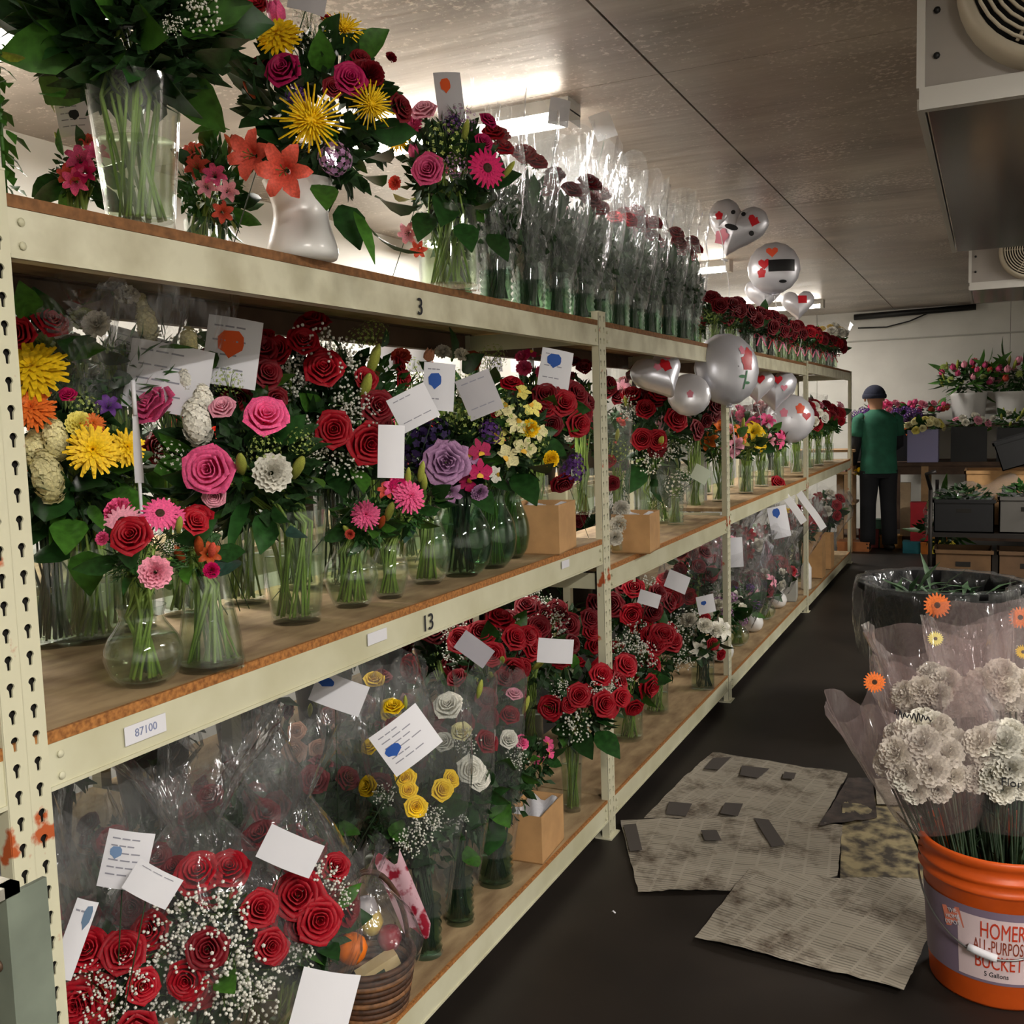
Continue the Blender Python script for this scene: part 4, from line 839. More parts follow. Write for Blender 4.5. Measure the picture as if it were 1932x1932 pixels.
# ================================================================== BOTTOM SHELF, FIRST BAY
GW = CELLO
arr('wrapped red roses standing right behind the near post on the bottom shelf', (150, 2150), ZB, ('straight', 160, 60), (190, 1850, 120, 90, .05),
    'rose red 165 1792 48 12; rose red 232 1797 46 14; rose red 145 1895 52 18; rose red 270 1860 36 14; babys_breath white 205 1912 50 20; babys_breath white 250 1840 44 14; leaf mid 240 1880 40 14; rose dred 110 1800 40 4; babys_breath white 180 1850 40 12; rose red 100 1870 40 10; rose red 255 1945 46 20; leaf dark 200 1870 50 8',
    'rose red 4 44', leaves=12, lsz=.09, wrap=([(90, 140), (160, 260), (165, 380), (135, 520), (110, 640)], GW, dict(crinkle=.12, n=48)))
arr('large basket wrap of red roses with masses of babys breath', (400, 2090), ZB, ('straight', 150, 80), (395, 1780, 135, 120, .05),
    'rose red 375 1648 50 12; rose red 432 1640 44 10; rose red 285 1756 42 18; rose dred 392 1790 44 20; rose red 352 1848 42 22; rose red 490 1715 40 14; rose red 510 1785 36 18; rose dred 330 1640 32 6; babys_breath white 345 1720 56 18; babys_breath white 420 1720 56 18; babys_breath white 310 1790 54 18; babys_breath white 440 1790 56 20; babys_breath white 470 1840 56 20; babys_breath white 420 1870 56 22; babys_breath white 360 1790 50 18; babys_breath white 300 1850 50 18; babys_breath white 330 1900 50 20; leaf mid 425 1850 42 24; leaf dark 330 1880 44 16; babys_breath white 480 1900 50 22; rose red 270 1940 40 20; leaf dark 390 1900 50 16; leaf mid 455 1690 20 14',
    'rose red 3 40', leaves=14, lsz=.09, fscale=1.0, wrap=([(120, 140), (185, 230), (190, 330), (150, 440), (80, 520), (46, 560), (95, 650), (160, 720)], GW, dict(crinkle=.14, jag=.04, n=60, pleat=.35)))
arr('red rose bunch with tall petals left of the fruit basket', (560, 2000), ZB, ('straight', 120, 60), (560, 1730, 95, 90, .05),
    'rose red 562 1690 54 18; rose red 602 1736 48 20; rose red 495 1722 42 14; rose red 512 1788 38 20; rose red 632 1636 32 10; rose dred 492 1578 40 2; rose dred 545 1600 30; babys_breath white 600 1660 46 14; babys_breath white 560 1800 40 18; babys_breath white 640 1690 36 12; babys_breath white 490 1840 46 18; leaf dark 560 1830 40 20; leaf dark 620 1790 36 14; rose dred 570 1745 36 16; babys_breath white 470 1780 40 14',
    'rose dred 3 34', leaves=12, lsz=.08, wrap=([(80, 110), (130, 220), (130, 340), (85, 450), (50, 510), (110, 620)], GW, dict(crinkle=.15, n=52, pleat=.3)))
arr('yellow roses in a clear sleeve with babys breath', (805, 1797), ZB, ('ribbed', 108, 31), (775, 1520, 80, 90, 0),
    'rose yellow 765 1468 23 10; rose yellow 834 1490 24 10; rose yellow 785 1522 24 14; rose yellow 694 1484 23 4; rose yellow 742 1334 22 0; rose yellow 700 1408 22 0; rose yellow 770 1490 20 10; babys_breath white 795 1560 34 14; babys_breath white 770 1590 30 14; babys_breath white 820 1545 26 12; babys_breath white 725 1500 24 8; lily_bud green 765 1325 16; rose yellow 850 1470 20 4; leaf dark 740 1570 34 10; leaf dark 800 1630 40 8',
    leaves=10, lsz=.08, fol='col', fscale=1.2, wrap=([(48, 90), (66, 190), (84, 290), (96, 380), (100, 470)], CELLO_G, dict(crinkle=.1, jag=.04, n=44)), glass=GLASS_D)
arr('white roses in a clear sleeve right of the yellow roses', (868, 1736), ZB, ('ribbed', 96, 28), (870, 1460, 62, 100, 0),
    'rose white 845 1332 32 6; rose white 888 1452 30 10; rose white 905 1470 24 8; rose white 838 1400 22 2; babys_breath white 880 1400 28 6; babys_breath white 860 1550 26 10; rose dred 918 1400 26 4; rose cream 870 1380 22; lily_bud green 905 1300 22; leaf dark 900 1560 34 8; leaf mid 890 1620 30 8',
    leaves=10, lsz=.08, fol='col', fscale=1.15, wrap=([(40, 80), (56, 170), (72, 280), (82, 370), (88, 450)], CELLO_G, dict(crinkle=.1, jag=.04, n=44)), glass=GLASS_D)
arr('leafy wrap with one dark red rose beside the kraft carton', (936, 1662), ZB, ('ribbed', 84, 34), (950, 1440, 58, 90, 0),
    'rose dred 962 1350 22 4; rose lpink 970 1310 18; rose white 960 1395 20; lily_bud green 992 1330 22; leaf mid 945 1530 40 10; leaf dark 930 1580 44 6; leaf dark 960 1480 40 6; babys_breath white 975 1430 24 4; rose pink 985 1400 16',
    leaves=8, lsz=.09, fol='col', fscale=1.1, wrap=([(38, 60), (50, 150), (60, 260), (66, 350), (70, 400)], CELLO_G, dict(crinkle=.1, jag=.04, n=44)), glass=GLASS_D)
card('white order card with a blue scribble on the yellow roses', 766, 1396, 108, 92, 2.0, -32, (.22, .5, .16, BLUE), 6)
card('blue headed white slip in the lower left wrap', 238, 1622, 84, 108, 1.62, 15, (.25, .62, .14, mat('pale_blue_print', '6E8AB0', .7)), 6)
card('white envelope with one line of print above the left red rose', 288, 1668, 92, 62, 1.56, 35, None, 1)
card('narrow white folded card beside the near post', 140, 1772, 40, 150, 1.5, 22, (.7, .8, .2, mat('blue_grey_print', '5F7690', .7)), 1)
card('white folded card in the middle rose wrap', 548, 1606, 110, 66, 1.85, 30, None, 0)
card('white card at the bottom edge in front of the fruit basket', 612, 1892, 110, 120, 1.55, 18, None, 0)
card('grey white card behind the yellow roses', 640, 1308, 100, 60, 2.35, 25, (.15, .7, .2, BLUE), 0)
# fruit basket
b = at(712, 1932, z=ZB)+Vector((-.06, .06, 0)); t = thing('wicker_basket', 'round dark wicker fruit basket with a tall handle', 'basket', b)
WICK = mat('dark_wicker', '4A2E1C', .6, .45, 60, obj_rand=.3); WICK2 = mat('light_wicker', '7A5334', .6, .35, 60)
for i in range(9):
    z = .006+.0145*i; r = .085+.022*i/8; mb = MB(); n = 44
    mb.tube([((r+.005*math.sin(11*a*2*PI/n*2+PI*i))*math.cos(2*PI*a/n), (r+.005*math.sin(11*a*2*PI/n*2+PI*i))*math.sin(2*PI*a/n), z) for a in range(n+1)], .0075, 6, 0, False)
    obj('wicker_strand', mb.mesh('wicker_strand', WICK if i % 3 else WICK2), t)
obj('basket_base', MB().lathe([(.001, .002), (.084, .002)], 24).mesh('basket_base', WICK), t)
mb = MB(); mb.tube([(.1*math.cos(a)*math.cos(.9), .1*math.cos(a)*math.sin(.9), .12+.20*math.sin(a)) for a in [PI*i/20 for i in range(21)]], .006, 6); mb.tube([(.1*math.cos(a)*math.cos(.95), .1*math.cos(a)*math.sin(.95), .125+.2*math.sin(a)) for a in [PI*i/20 for i in range(21)]], .004, 6)
obj('handle', mb.mesh('handle', WICK), t)
obj('sleeve', sleeve_mesh([(.115, .1), (.12, .15), (.09, .23), (.03, .31), (.06, .38)], CELLO, 501, crinkle=.15, pleat=.3, n=48), t)
ORG = mat('orange_peel', 'E8751A', .45, .08, 60, bump=.08, spec=.4)
mb = MB(); mb.lathe([(.001, -.034), (.016, -.031), (.029, -.018), (.035, 0), (.030, .018), (.016, .031), (.005, .033), (.001, .030)], 20)
o = P(664, 1790, depth_of(b)-.13); thing('orange_fruit', 'bright orange fruit on the left side of the wicker basket', 'fruit', o, None, mb.mesh('orange_fruit', ORG))
o2 = P(716, 1832, depth_of(b)+.0); tt = thing('cracker_box', 'cream food box lying in the wicker basket', 'box', o2, None, MB().box((-.05, -.02, -.025), (.05, .02, .025)).mesh('cracker_box', mat('cream_box', 'D8C08E', .6), False), Quaternion((0, 0, 1), .9) @ Quaternion((0, 1, 0), -.35))
obj('box_window', MB().box((-.042, -.0212, -.018), (.01, -.0204, .012)).mesh('box_window', mat('dark_green_print', '33402E', .5), False), tt)
for i, (px, py, c) in enumerate(((700, 1740, 'C8B060'), (690, 1715, 'B9B4B8'), (735, 1770, '8C2030'))):
    mb = MB(); mb.lathe([(.001, -.03), (.02, -.024), (.03, 0), (.022, .024), (.006, .03), (.001, .026)], 16); thing('fruit', ['pale yellow pear half hidden in the basket wrap', 'silver wrapped sweet in the basket', 'dark red apple at the right of the basket'][i], 'fruit', P(px, py, depth_of(b)+.04), None, mb.mesh('fruit', mat('fruit_'+c, c, .4)))
mb = MB(); mb.grid(lambda u, v: (.07*(u-.5), .004*math.sin(6*u), .2*(v-.5)+.02*math.sin(7*u)), 8, 8)
thing('gift_bag', 'pink printed triangular bag beside the basket handle', 'bag', P(762, 1690, depth_of(b)+.06), None, mb.mesh('gift_bag', mat('pink_printed_bag', 'D9B0BC', .5, col2='9A1830', scale=26, thr=(.42, .5))), Quaternion((0, 0, 1), .4) @ Quaternion((0, 1, 0), -.35))
p = at(1020, 1612, z=ZB); opbox('brown kraft carton before the second post on the bottom shelf', .06, .10, .15, p+Vector((-.03, .03, 0)), yaw=.06, fill=WHITE)
arr('small pink cyclamen plant rising behind the kraft carton', None, 0, ('straight', .1, .04), (0, 0, .09, .10, .24), 'orchid pink 1035 1402 16 4; orchid pink 1038 1420 14 6; orchid pink 1018 1436 14 6', '', fol='dark', leaves=12, lsz=.06, world=tuple(p+Vector((-.12, .20, 0))), glass=WHITEV)
arr('red rose vase with pale gypsophila spray beside the second post', (1080, 1528), ZB, ('flared', 150, 24), (1095, 1320, 82, 80, 0),
    'rose red 1040 1335 28 8; rose red 1092 1312 26 12; rose red 1134 1274 26 12; rose red 1140 1328 28 16; rose red 1172 1316 22 14; rose dred 1056 1244 22 4; rose red 1180 1256 26 10; rose red 1075 1330 18 10; babys_breath white 1085 1368 34 14; babys_breath white 1130 1300 26 12; babys_breath white 1060 1300 22 8; babys_breath white 1150 1290 22 10; leaf dark 1100 1400 36 14; leaf dark 1145 1400 36 14; leaf dark 1060 1380 34 8; leaf mid 1085 1250 16 4',
    'rose red 4 22', leaves=14, lsz=.09)
def redrow(label, px, py, fl='', rnd='rose red 9 22; babys_breath white 4 30', crz=70, crx=85, up=165, vh=85, vr=26, z=ZB, lk=10, fol='dark'):
    return arr(label, (px, py), z, ('straight', vh, vr), (px-5, py-up, crx, crz, 0), fl, rnd, leaves=lk, lsz=.1, fol=fol)
redrow('red roses with lily buds behind the wrapped leafy rose', 930, 1480, 'lily_bud green 945 1248 26 6; lily_bud green 925 1275 24 8; lily_bud green 902 1290 26 10; lily_bud green 1015 1255 22 8; lily red 930 1300 24 8; rose red 775 1262 30 4; rose red 985 1260 22 4; rose red 995 1200 22', 'rose red 8 24; babys_breath white 3 28', up=250, vh=120)
redrow('dark red roses at the back under the middle beam', 860, 1440, '', 'rose dred 10 24; babys_breath white 3 30', up=210, crx=100)
redrow('red roses and a white card right of the dark red roses', 1000, 1400, 'rose red 1000 1200 24 4; rose red 1060 1245 20 6', 'rose dred 9 22; babys_breath white 4 28', up=190, crx=90)
redrow('very dark roses in shadow near the second post', 1060, 1340, 'rose red 1115 1190 22 4; rose red 1120 1215 24 6; rose dred 1030 1160 24; rose dred 1050 1150 24', 'rose dred 9 22; babys_breath white 3 28', up=155, crx=90)
card('white card held up among the red roses before the second post', 1048, 1228, 70, 46, 3.0, 8, None, 0)
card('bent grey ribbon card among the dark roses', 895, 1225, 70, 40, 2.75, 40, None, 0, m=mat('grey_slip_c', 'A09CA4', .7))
# back left of the bottom shelf: peach roses under cellophane
arr('peach roses under silvery cellophane behind the big rose wraps', (600, 1640), ZB, ('straight', 90, 36), (560, 1400, 95, 70, 0),
    'rose peach 600 1412 20; rose peach 607 1480 22; rose peach 480 1395 20; rose peach 560 1380 20; rose dred 620 1350 20; lily_bud green 585 1340 18', 'rose peach 4 20', leaves=8, lsz=.08, wrap=([(40, 80), (90, 180), (110, 270), (120, 350)], CELLO, dict(crinkle=.16, n=52, pleat=.2)))
arr('wrapped bunch with a shiny gathered top under the beam', (450, 1720), ZB, ('straight', 90, 36), (450, 1500, 95, 70, 0), 'rose red 480 1500 26; rose dred 420 1520 26', 'rose dred 4 24', leaves=8, lsz=.08, wrap=([(50, 80), (110, 190), (110, 250), (60, 320), (110, 400)], CELLO, dict(crinkle=.2, n=52, pleat=.4)))
arr('dim wrapped bunch in the dark corner behind the near post', (250, 1760), ZB, ('straight', 90, 36), (230, 1600, 90, 70, 0), '', 'rose dred 4 24', leaves=8, lsz=.08, wrap=([(50, 60), (100, 160), (100, 230), (80, 300)], CELLO_G, dict(crinkle=.14, n=48)))
arr('pink and yellow wrapped roses behind the yellow rose sleeve', (720, 1560), ZB, ('straight', 90, 30), (700, 1340, 80, 70, 0), 'rose hot 545 1340 20; rose dred 640 1345 22; lily_bud green 600 1330 20; rose dred 690 1330 22', 'rose dred 4 20; rose yellow 2 20', leaves=8, lsz=.08, wrap=([(40, 80), (80, 170), (95, 270), (100, 330)], CELLO_G))
# ================================================================== BOTTOM SHELF, FARTHER BAYS
redrow('red roses and gypsophila in the first vase past the second post', 1186, 1392, 'rose red 1175 1318 20 8; rose red 1180 1256 26 10; rose red 1196 1335 20 8', 'rose red 5 22; babys_breath white 6 26', up=125, vh=72, vr=28, crx=62, crz=62)
redrow('red roses in a green vase, second past the second post', 1238, 1342, 'rose red 1250 1200 30 6; rose red 1268 1210 24 6; rose red 1238 1215 24 6', 'rose red 4 22; babys_breath white 6 26', up=110, vh=60, vr=24, crx=62, crz=56)
redrow('white lily and red stem vase near the third post', 1326, 1298, 'carnation white 1300 1170 16 6; carnation white 1330 1180 16 6; carnation white 1350 1190 14 6; rose red 1330 1165 12 8; rose red 1345 1215 14 8; rose red 1360 1235 12 8', 'lily white 4 22; babys_breath white 4 24', up=95, vh=66, vr=22, crx=52, crz=46)
redrow('red roses at the back right after the second post', 1200, 1250, 'rose red 1195 1110 24 2; rose red 1210 1180 26 4; rose red 1192 1160 26 4', 'rose dred 6 20; babys_breath white 4 24', up=105, crx=70, crz=60, vh=60)
redrow('red rose pair behind the white cards in the second bay', 1290, 1220, 'rose red 1262 1108 18 2; rose red 1300 1125 18 4; rose red 1220 1130 16 2', 'rose red 6 18; babys_breath white 5 22', up=95, crx=62, crz=50, vh=50)
arr('bright red ribbon pull bows at the back before the third post', (1335, 1160), ZB, ('straight', 30, 14), (1328, 1060, 42, 42, 0), 'lily red 1345 1040 22; lily red 1335 1065 24; lily red 1310 1080 22; lily red 1350 1065 20; lily red 1320 1050 20', 'lily red 8 18', fol='dark', leaves=2, lsz=.08)
card('white card with a dark dot in the second bay of the bottom shelf', 1332, 1140, 36, 34, 4.4, -8, (.35, .6, .16, BLUE), 0)
card('white diamond card over the red rose pair', 1278, 1098, 46, 34, 4.5, 25, None, 0)
card('grey white card in the front of the second bay roses', 1225, 1130, 44, 26, 4.2, 20, None, 0)
for i, (y, r, wr) in enumerate(((5.35, 'carnation white 5 .035; statice lav 4 .04', None), (5.75, 'lily white 4 .045; statice purple 3 .04', 1), (6.15, 'rose dred 4 .04; lily lpink 3 .05', 1), (6.55, 'carnation white 5 .04; rose dred 2 .04', 1), (6.95, 'rose red 5 .04; carnation lpink 3 .04', 1))):
    row(f'low wrapped planter on the bottom shelf, {ORD[i]} past the third post', y, -1.32, BOTZ[3]+.012, r, 'fresh' if i < 3 else 'dark', hc=.27, rx=.14, rz=.10, vk=('bubble', .14, .07), glass=(GLASS if i % 2 else WHITEV), wrap=([(.08, .1), (.16, .26), (.14, .46), (.2, .6)], CELLO, dict(crinkle=.2, pleat=.3)) if wr else None)
for i, (y, r) in enumerate(((5.5, 'rose dred 7 .045'), (6.1, 'lily lpink 4 .06; rose dred 4 .04'), (6.7, 'lily red 6 .05; carnation white 3 .05'))):
    row(f'tall silvery wrap at the back of the third bay, {ORD[i]} past the third post', y, -1.52, BOTZ[3]+.012, r, 'dark', hc=.48, rx=.15, rz=.12, wrap=([(.08, .2), (.18, .45), (.16, .6), (.24, .74)], CELLO, dict(crinkle=.2, pleat=.3)))
card('white folded card in the third bay of the bottom shelf', 1388, 1042, 30, 56, 5.9, 0, None, 0)
card('white card with a blue mark in the third bay of the bottom shelf', 1470, 985, 40, 60, 6.4, -8, (.4, .8, .2, BLUE), 0)
# white planter box, bottle and kraft bags in the last bay
t = opbox('grey white planter box with dark plant just before the fourth post', .09, .10, .17, Vector((-1.33, 7.28, BOTZ[3]+.012)), mt=mat('grey_white_box', 'A9A9A2', .6), inner=WHITE, yaw=.1)
obj('foliage', FOLM['dark'][0], t, (0, 0, .28), None, (.11, .11, .16), kind='stuff')
mb = MB(); mb.lathe([(.035, 0), (.04, .01), (.04, .17), (.02, .21), (.014, .22), (.014, .26), (.001, .26)], 16, cap0=True)
thing('bottle', 'white bottle standing just past the fourth post on the bottom shelf', 'bottle', (-1.26, 7.82, BOTZ[4]+.012), None, mb.mesh('bottle', WHITEV))
for i, (x, y, h) in enumerate(((-1.30, 8.45, .34), (-1.3, 8.95, .30))):
    mb = MB(); mb.box((-.08, -.1, 0), (.08, .1, .003))
    for a, b_ in (((-.08, -.1), (.08, -.1)), ((.08, -.1), (.08, .1)), ((.08, .1), (-.08, .1)), ((-.08, .1), (-.08, -.1))):
        mb.grid(lambda u, v, a=a, b_=b_: ((a[0]+(b_[0]-a[0])*u)*(1+.03*math.sin(5*v)), (a[1]+(b_[1]-a[1])*u), h*v), 4, 4)
    thing('paper_bag', ['taller brown paper bag in the last bay of the bottom shelf', 'shorter brown paper bag in the last bay of the bottom shelf'][i], 'bag', (x, y, BOTZ[4]+.012), None, mb.mesh('paper_bag', KRAFT, False))
for i, (y, x, r) in enumerate(((7.75, -1.52, 'lily red 6 .06'), (8.2, -1.38, 'rose red 7 .045; lily yellow 2 .04'), (8.7, -1.5, 'lily red 7 .06'), (9.3, -1.32, 'rose red 6 .045; carnation white 4 .05'), (9.8, -1.4, 'lily red 5 .06; rose white 4 .045'))):
    row(f'red wrapped gift bouquet in the last bottom bay, {ORD[i]} past the fourth post', y, x, BOTZ[4]+.012, r, 'dark', hc=.44+.05*(i % 2), rx=.17, rz=.14, wrap=([(.08, .2), (.2, .42), (.2, .62)], CELLO, dict(crinkle=.2, pleat=.3)), vk=('straight', .16, .05))
for i, (px, py, dx) in enumerate(((1475, 925, 6.6), (1515, 940, 7.0))):
    p = P(px, py, dx); mb = MB()
    mb.grid(lambda u, v: (.05*(v-.5), .01*math.sin(7*u), -.32*u+.05), 10, 2)
    tt = thing('ribbon_tail', ['white ribbon tail with a red rose tip hanging over the third bay beam', 'second white ribbon tail hanging beside the fourth post'][i], 'ribbon', p, None, mb.mesh('ribbon_tail', WHR), Quaternion((0, 0, 1), .5) @ Quaternion((0, 1, 0), -.6))
    if i == 0: obj('rose', flower_mesh('rose', 'red'), tt, (0, -.02, .06), Vector((.5, -.8, .3)).to_track_quat('Z', 'Y'), .05)

# ================================================================== second rack behind: bunches added to block the light from behind
rg = random.Random(31)
for i in range(17):
    y = -.1+.42*i; c = rg.choice(['carnation white 4 .04; rose dred 3 .04', 'carnation coral 5 .04', 'rose dred 7 .04', 'waxflower green 3 .07; tulip peach 4 .04', 'carnation pink 5 .045; rose hot 3 .04'])
    arr(f'added light-blocking bunch on the middle level of the second rack, {(ORD+["seventeenth"])[i]} from the near end', None, 0, ('bucket', .16, .09), (0, 0, .19, .16, .27), '', c, fol='dark', world=(-2.2, y, 1.14), nf=2, glass=BLK, leaves=4, lsz=.1)
    if i < 16: arr(f'added light-blocking bunch on the low level of the second rack, {ORD[i]} from the near end', None, 0, ('bucket', .22, .11), (0, 0, .2, .2, .38), '', 'rose dred 6 .04', fol='dark', world=(-2.22, y+.1, .37), nf=2, glass=BLK, leaves=4, lsz=.1)
for i, y in enumerate((1.12, 1.42, 1.72, 2.02, 2.34, 2.66, 2.96)):  # bunches added to darken the open back of the bottom shelf
    arr(f'added rose bunch darkening the back of the first bottom bay, {ORD[i]} from the near post', None, 0, ('straight', .15, .05), (0, 0, .15, .17, .36), '', 'rose dred 7 .035', fol='dark', world=(-1.59, y, ZB), nf=2, leaves=4, lsz=.1, wrap=([(.08, .15), (.15, .35), (.16, .52), (.12, .66)], CELLO_G, dict(crinkle=.16, pleat=.2, n=44)) if i < 5 else None)
# ================================================================== balloons
FOIL = mat('silver_foil', 'CFCFD8', .32, metal=.45, var=.05, scale=4)
FOILW = mat('white_foil', 'DCDBE2', .3, metal=.35)
PR = mat('red_print', 'C41B28', .4); PP = mat('pink_print', 'E58AA0', .4); PG = mat('green_print', '4E8A62', .4); PK = mat('black_print', '17171A', .4)
def balloon(label, p, R, look, shape='round', mt=FOIL, prints=(), tail=None, name='foil_balloon', sq=.55, roll=0):
    q = Vector(look).to_track_quat('Z', 'Y') @ Quaternion((0, 0, 1), roll)
    def out(a):
        if shape == 'heart':
            a2 = a; x = 16*math.sin(a2)**3; y = 13*math.cos(a2)-5*math.cos(2*a2)-2*math.cos(3*a2)-math.cos(4*a2); return .8*x/17+.2*math.sin(a), .8*(y+2)/17+.2*math.cos(a)
        return math.cos(a), math.sin(a)
    def hgt(r): return sq*math.sqrt(max(0, 1-r**2.2))
    def surf(a, r, s, e=0):
        ox, oy = out(a); k = 1+.012*math.sin(40*a)*(r > .85)
        return (R*ox*r*k, R*oy*r*k, s*(R*hgt(r)+.02*R*math.sin(24*a)*r**6*(1-r))+s*e)
    rs = [0.02, .2, .4, .58, .72, .83, .91, .97, 1.0]
    mb = MB()
    for s in (1, -1): mb.grid(lambda u, v: surf(2*PI*u*s, rs[round(v*8)], s), 56, 8, 0, True)
    t = thing(name, label, 'balloon', p, None, mb.mesh(name, mt), q)
    for (x, y, kind, sz, pm) in prints:
        mb = MB(); n = 14
        def pt(u, v, e=.0015):
            r = min(.985, math.hypot(u, v)); return (R*u, R*v, R*hgt(r)+e)
        shp = []
        for i in range(n):
            a = 2*PI*i/n
            if kind == 'dot': shp.append((x+sz*math.cos(a), y+sz*math.sin(a)))
            elif kind == 'bloom': k = sz*(1+.18*math.sin(5*a)); shp.append((x+k*math.cos(a), y+k*1.2*math.sin(a)))
            elif kind == 'heart': k = sz/17; shp.append((x+k*16*math.sin(a)**3, y+k*(13*math.cos(a)-5*math.cos(2*a)-2*math.cos(3*a)-math.cos(4*a))))
            elif kind == 'leaf': shp.append((x+sz*math.cos(a), y+.4*sz*math.sin(a)))
        if kind == 'band':
            mb.grid(lambda u, v: pt(x+(u-.5)*2*sz, y+(v-.5)*.45, .002), 12, 4)
        elif kind == 'stem':
            mb.grid(lambda u, v: pt(x+(v-.5)*.05-.1*u, y-sz*u, .002), 6, 1)
        else:
            mb.add([pt(x, y)]+[pt((x+a*2)/3, (y+b*2)/3) if 0 else pt(x+(a-x)*.5, y+(b-y)*.5) for a, b in shp]+[pt(a, b) for a, b in shp],
                   [(0, 1+i, 1+(i+1) % n) for i in range(n)]+[(1+i, 1+n+i, 1+n+(i+1) % n, 1+(i+1) % n) for i in range(n)])
        obj('print', mb.mesh('print', pm), t)
    if tail:
        mb = MB(); L = tail; mb.tube([(0, -R*1.0, 0), (0, -R*1.06, 0)], [.012, .02], 6); obj('neck', mb.mesh('neck', mt), t)
        mb = MB(); inv = q.inverted(); pts = [Vector((0, -R*1.05, 0))+inv @ Vector((.02*math.sin(3*k/6), .02*math.sin(2*k/6), -L*k/6)) for k in range(7)]
        mb.tube(pts, .0025, 4); obj('ribbon', mb.mesh('ribbon', WHR), t)
    return t
balloon('large silver foil balloon with a red rose print hanging before the third post', P(1371, 697, 4.75), .172, (.72, -.62, .1), 'round', FOIL,
        ((.32, .12, 'bloom', .2, PR), (.42, .34, 'bloom', .16, PR), (.2, .45, 'bloom', .1, PP), (.28, -.12, 'stem', .5, PG), (.12, -.28, 'leaf', .12, PG), (.3, -.45, 'leaf', .1, PG)), .35)
balloon('small silver heart balloon lying in the second bay under the beam', P(1244, 708, 4.3), .125, (.5, -.7, .45), 'heart', FOIL, ((.1, .05, 'bloom', .2, PR), (-.2, .1, 'bloom', .12, PP), (.35, .3, 'bloom', .1, PP)), None, roll=.4)
balloon('deflated silver balloon beside the big rose balloon', P(1300, 745, 4.6), .10, (.3, -.8, .2), 'round', FOILW, ((0, -.1, 'bloom', .15, PP),), None)
balloon('heart balloon with a smiling face print near the ceiling', P(1388, 430, 5.2), .165, (.2, -.9, 0), 'heart', FOIL, ((.5, .3, 'heart', .22, PR), (-.2, .35, 'dot', .07, PK), (.12, .38, 'dot', .07, PK), (-.1, -.1, 'leaf', .22, PK), (-.3, -.45, 'bloom', .2, PP), (.55, -.1, 'dot', .08, PK)), .3, roll=-.35)
balloon('red square tag balloon left of the smiling heart balloon', P(1356, 412, 5.0), .045, (.3, -.9, 0), 'heart', FOILW, ((0, .2, 'bloom', .4, PR),), .25)
balloon('round foil balloon with a black band and red hearts', P(1460, 506, 6.2), .16, (.25, -.9, .05), 'round', FOIL, ((.25, 0, 'band', .5, PK), (-.4, .1, 'heart', .25, PR), (-.1, .55, 'heart', .25, mat('orange_print', 'E2583A', .4)), (-.5, -.25, 'bloom', .15, PR), (.1, .02, 'dot', .07, FOILW), (.45, .02, 'dot', .06, FOILW), (.3, -.6, 'leaf', .15, PK)), .3)
balloon('white foil balloon drooping below the black banded balloon', P(1440, 555, 6.3), .12, (.3, -.9, .1), 'heart', FOILW, ((0, .3, 'bloom', .15, PP),), .2)
balloon('white balloon with a red stripe near the end roses', P(1505, 575, 7.0), .12, (.3, -.9, .1), 'heart', FOILW, ((.2, .2, 'band', .25, PR),), .2)
balloon('foil balloon with red hearts left of the fourth post', P(1460, 735, 6.7), .16, (.3, -.9, .1), 'heart', FOIL, ((.1, .35, 'heart', .22, PR), (.35, 0, 'heart', .16, PP), (-.3, .1, 'bloom', .14, PR)), .2)
balloon('pinkish foil balloon just left of the fourth post', P(1490, 790, 6.9), .17, (.3, -.9, .1), 'round', FOILW, ((.35, .35, 'bloom', .18, mat('orange_print', 'E2583A', .4)), (.6, .05, 'heart', .2, PR), (-.3, .2, 'bloom', .15, PP)), .2)
balloon('small foil balloon beside the big rose balloon in the third bay', P(1428, 728, 6.4), .12, (.3, -.9, .1), 'heart', FOILW, ((.1, .3, 'heart', .3, PR),), .2)
balloon('pink wrapped red balloon at the back of the first pair of rose vases', P(1475, 1010-270, 7.2), .1, (.3, -.9, .1), 'heart', FOILW, ((0, .2, 'heart', .35, PP),), .2)

# ================================================================== orange bucket with carnation bunches
BK = at(1876, 1893, z=0)+Vector((.0, .13, 0)); BO = mat('orange_bucket_plastic', 'D2561A', .4, .05, 20, spec=.45)
dB = depth_of(BK); RT = 131*dB/FPX; RB = RT*.86; HB = RT*2.15
t = thing('bucket', 'round orange plastic bucket full of white carnation bunches', 'bucket', BK)
mb = MB(); pr = [(RB*.97, 0), (RB, .008), (RB+(RT-RB)*.75, HB*.74), (RT*1.0, HB*.76), (RT*1.03, HB*.775), (RT*1.0, HB*.79), (RT*.985, HB*.83), (RT*1.03, HB*.845), (RT*1.03, HB*.865), (RT*.99, HB*.88), (RT*.99, HB*.93), (RT*1.035, HB*.945), (RT*1.045, HB*.985), (RT*1.02, HB), (RT*.97, HB*.99), (RT*.95, HB*.7), (RB*.95, .02), (.001, .018)]
mb.lathe(pr, 56, cap0=True); obj('body', mb.mesh('body', BO), t)
def on_bucket(th, z, e): r = RB+(RT-RB)*.75*z/(HB*.74)+e; return (r*math.cos(th), r*math.sin(th), z)
th0 = math.atan2(-BK.y, -BK.x)+.03
def patch(name, a0, a1, z0, z1, mt, e, par, n=20): 
    mb = MB(); mb.grid(lambda u, v: on_bucket(th0+a0+(a1-a0)*u, z0+(z1-z0)*v, e), n, 3); return obj(name, mb.mesh(name, mt), par)
LBL = patch('label_band', -2.2, 2.2, HB*.17, HB*.66, mat('violet_grey_label', '7C6C80', .5), .0012, t, 60)
patch('label_panel', -.54, 1.0, HB*.19, HB*.61, mat('pale_pink_panel', 'D9C3C6', .5), .002, LBL)
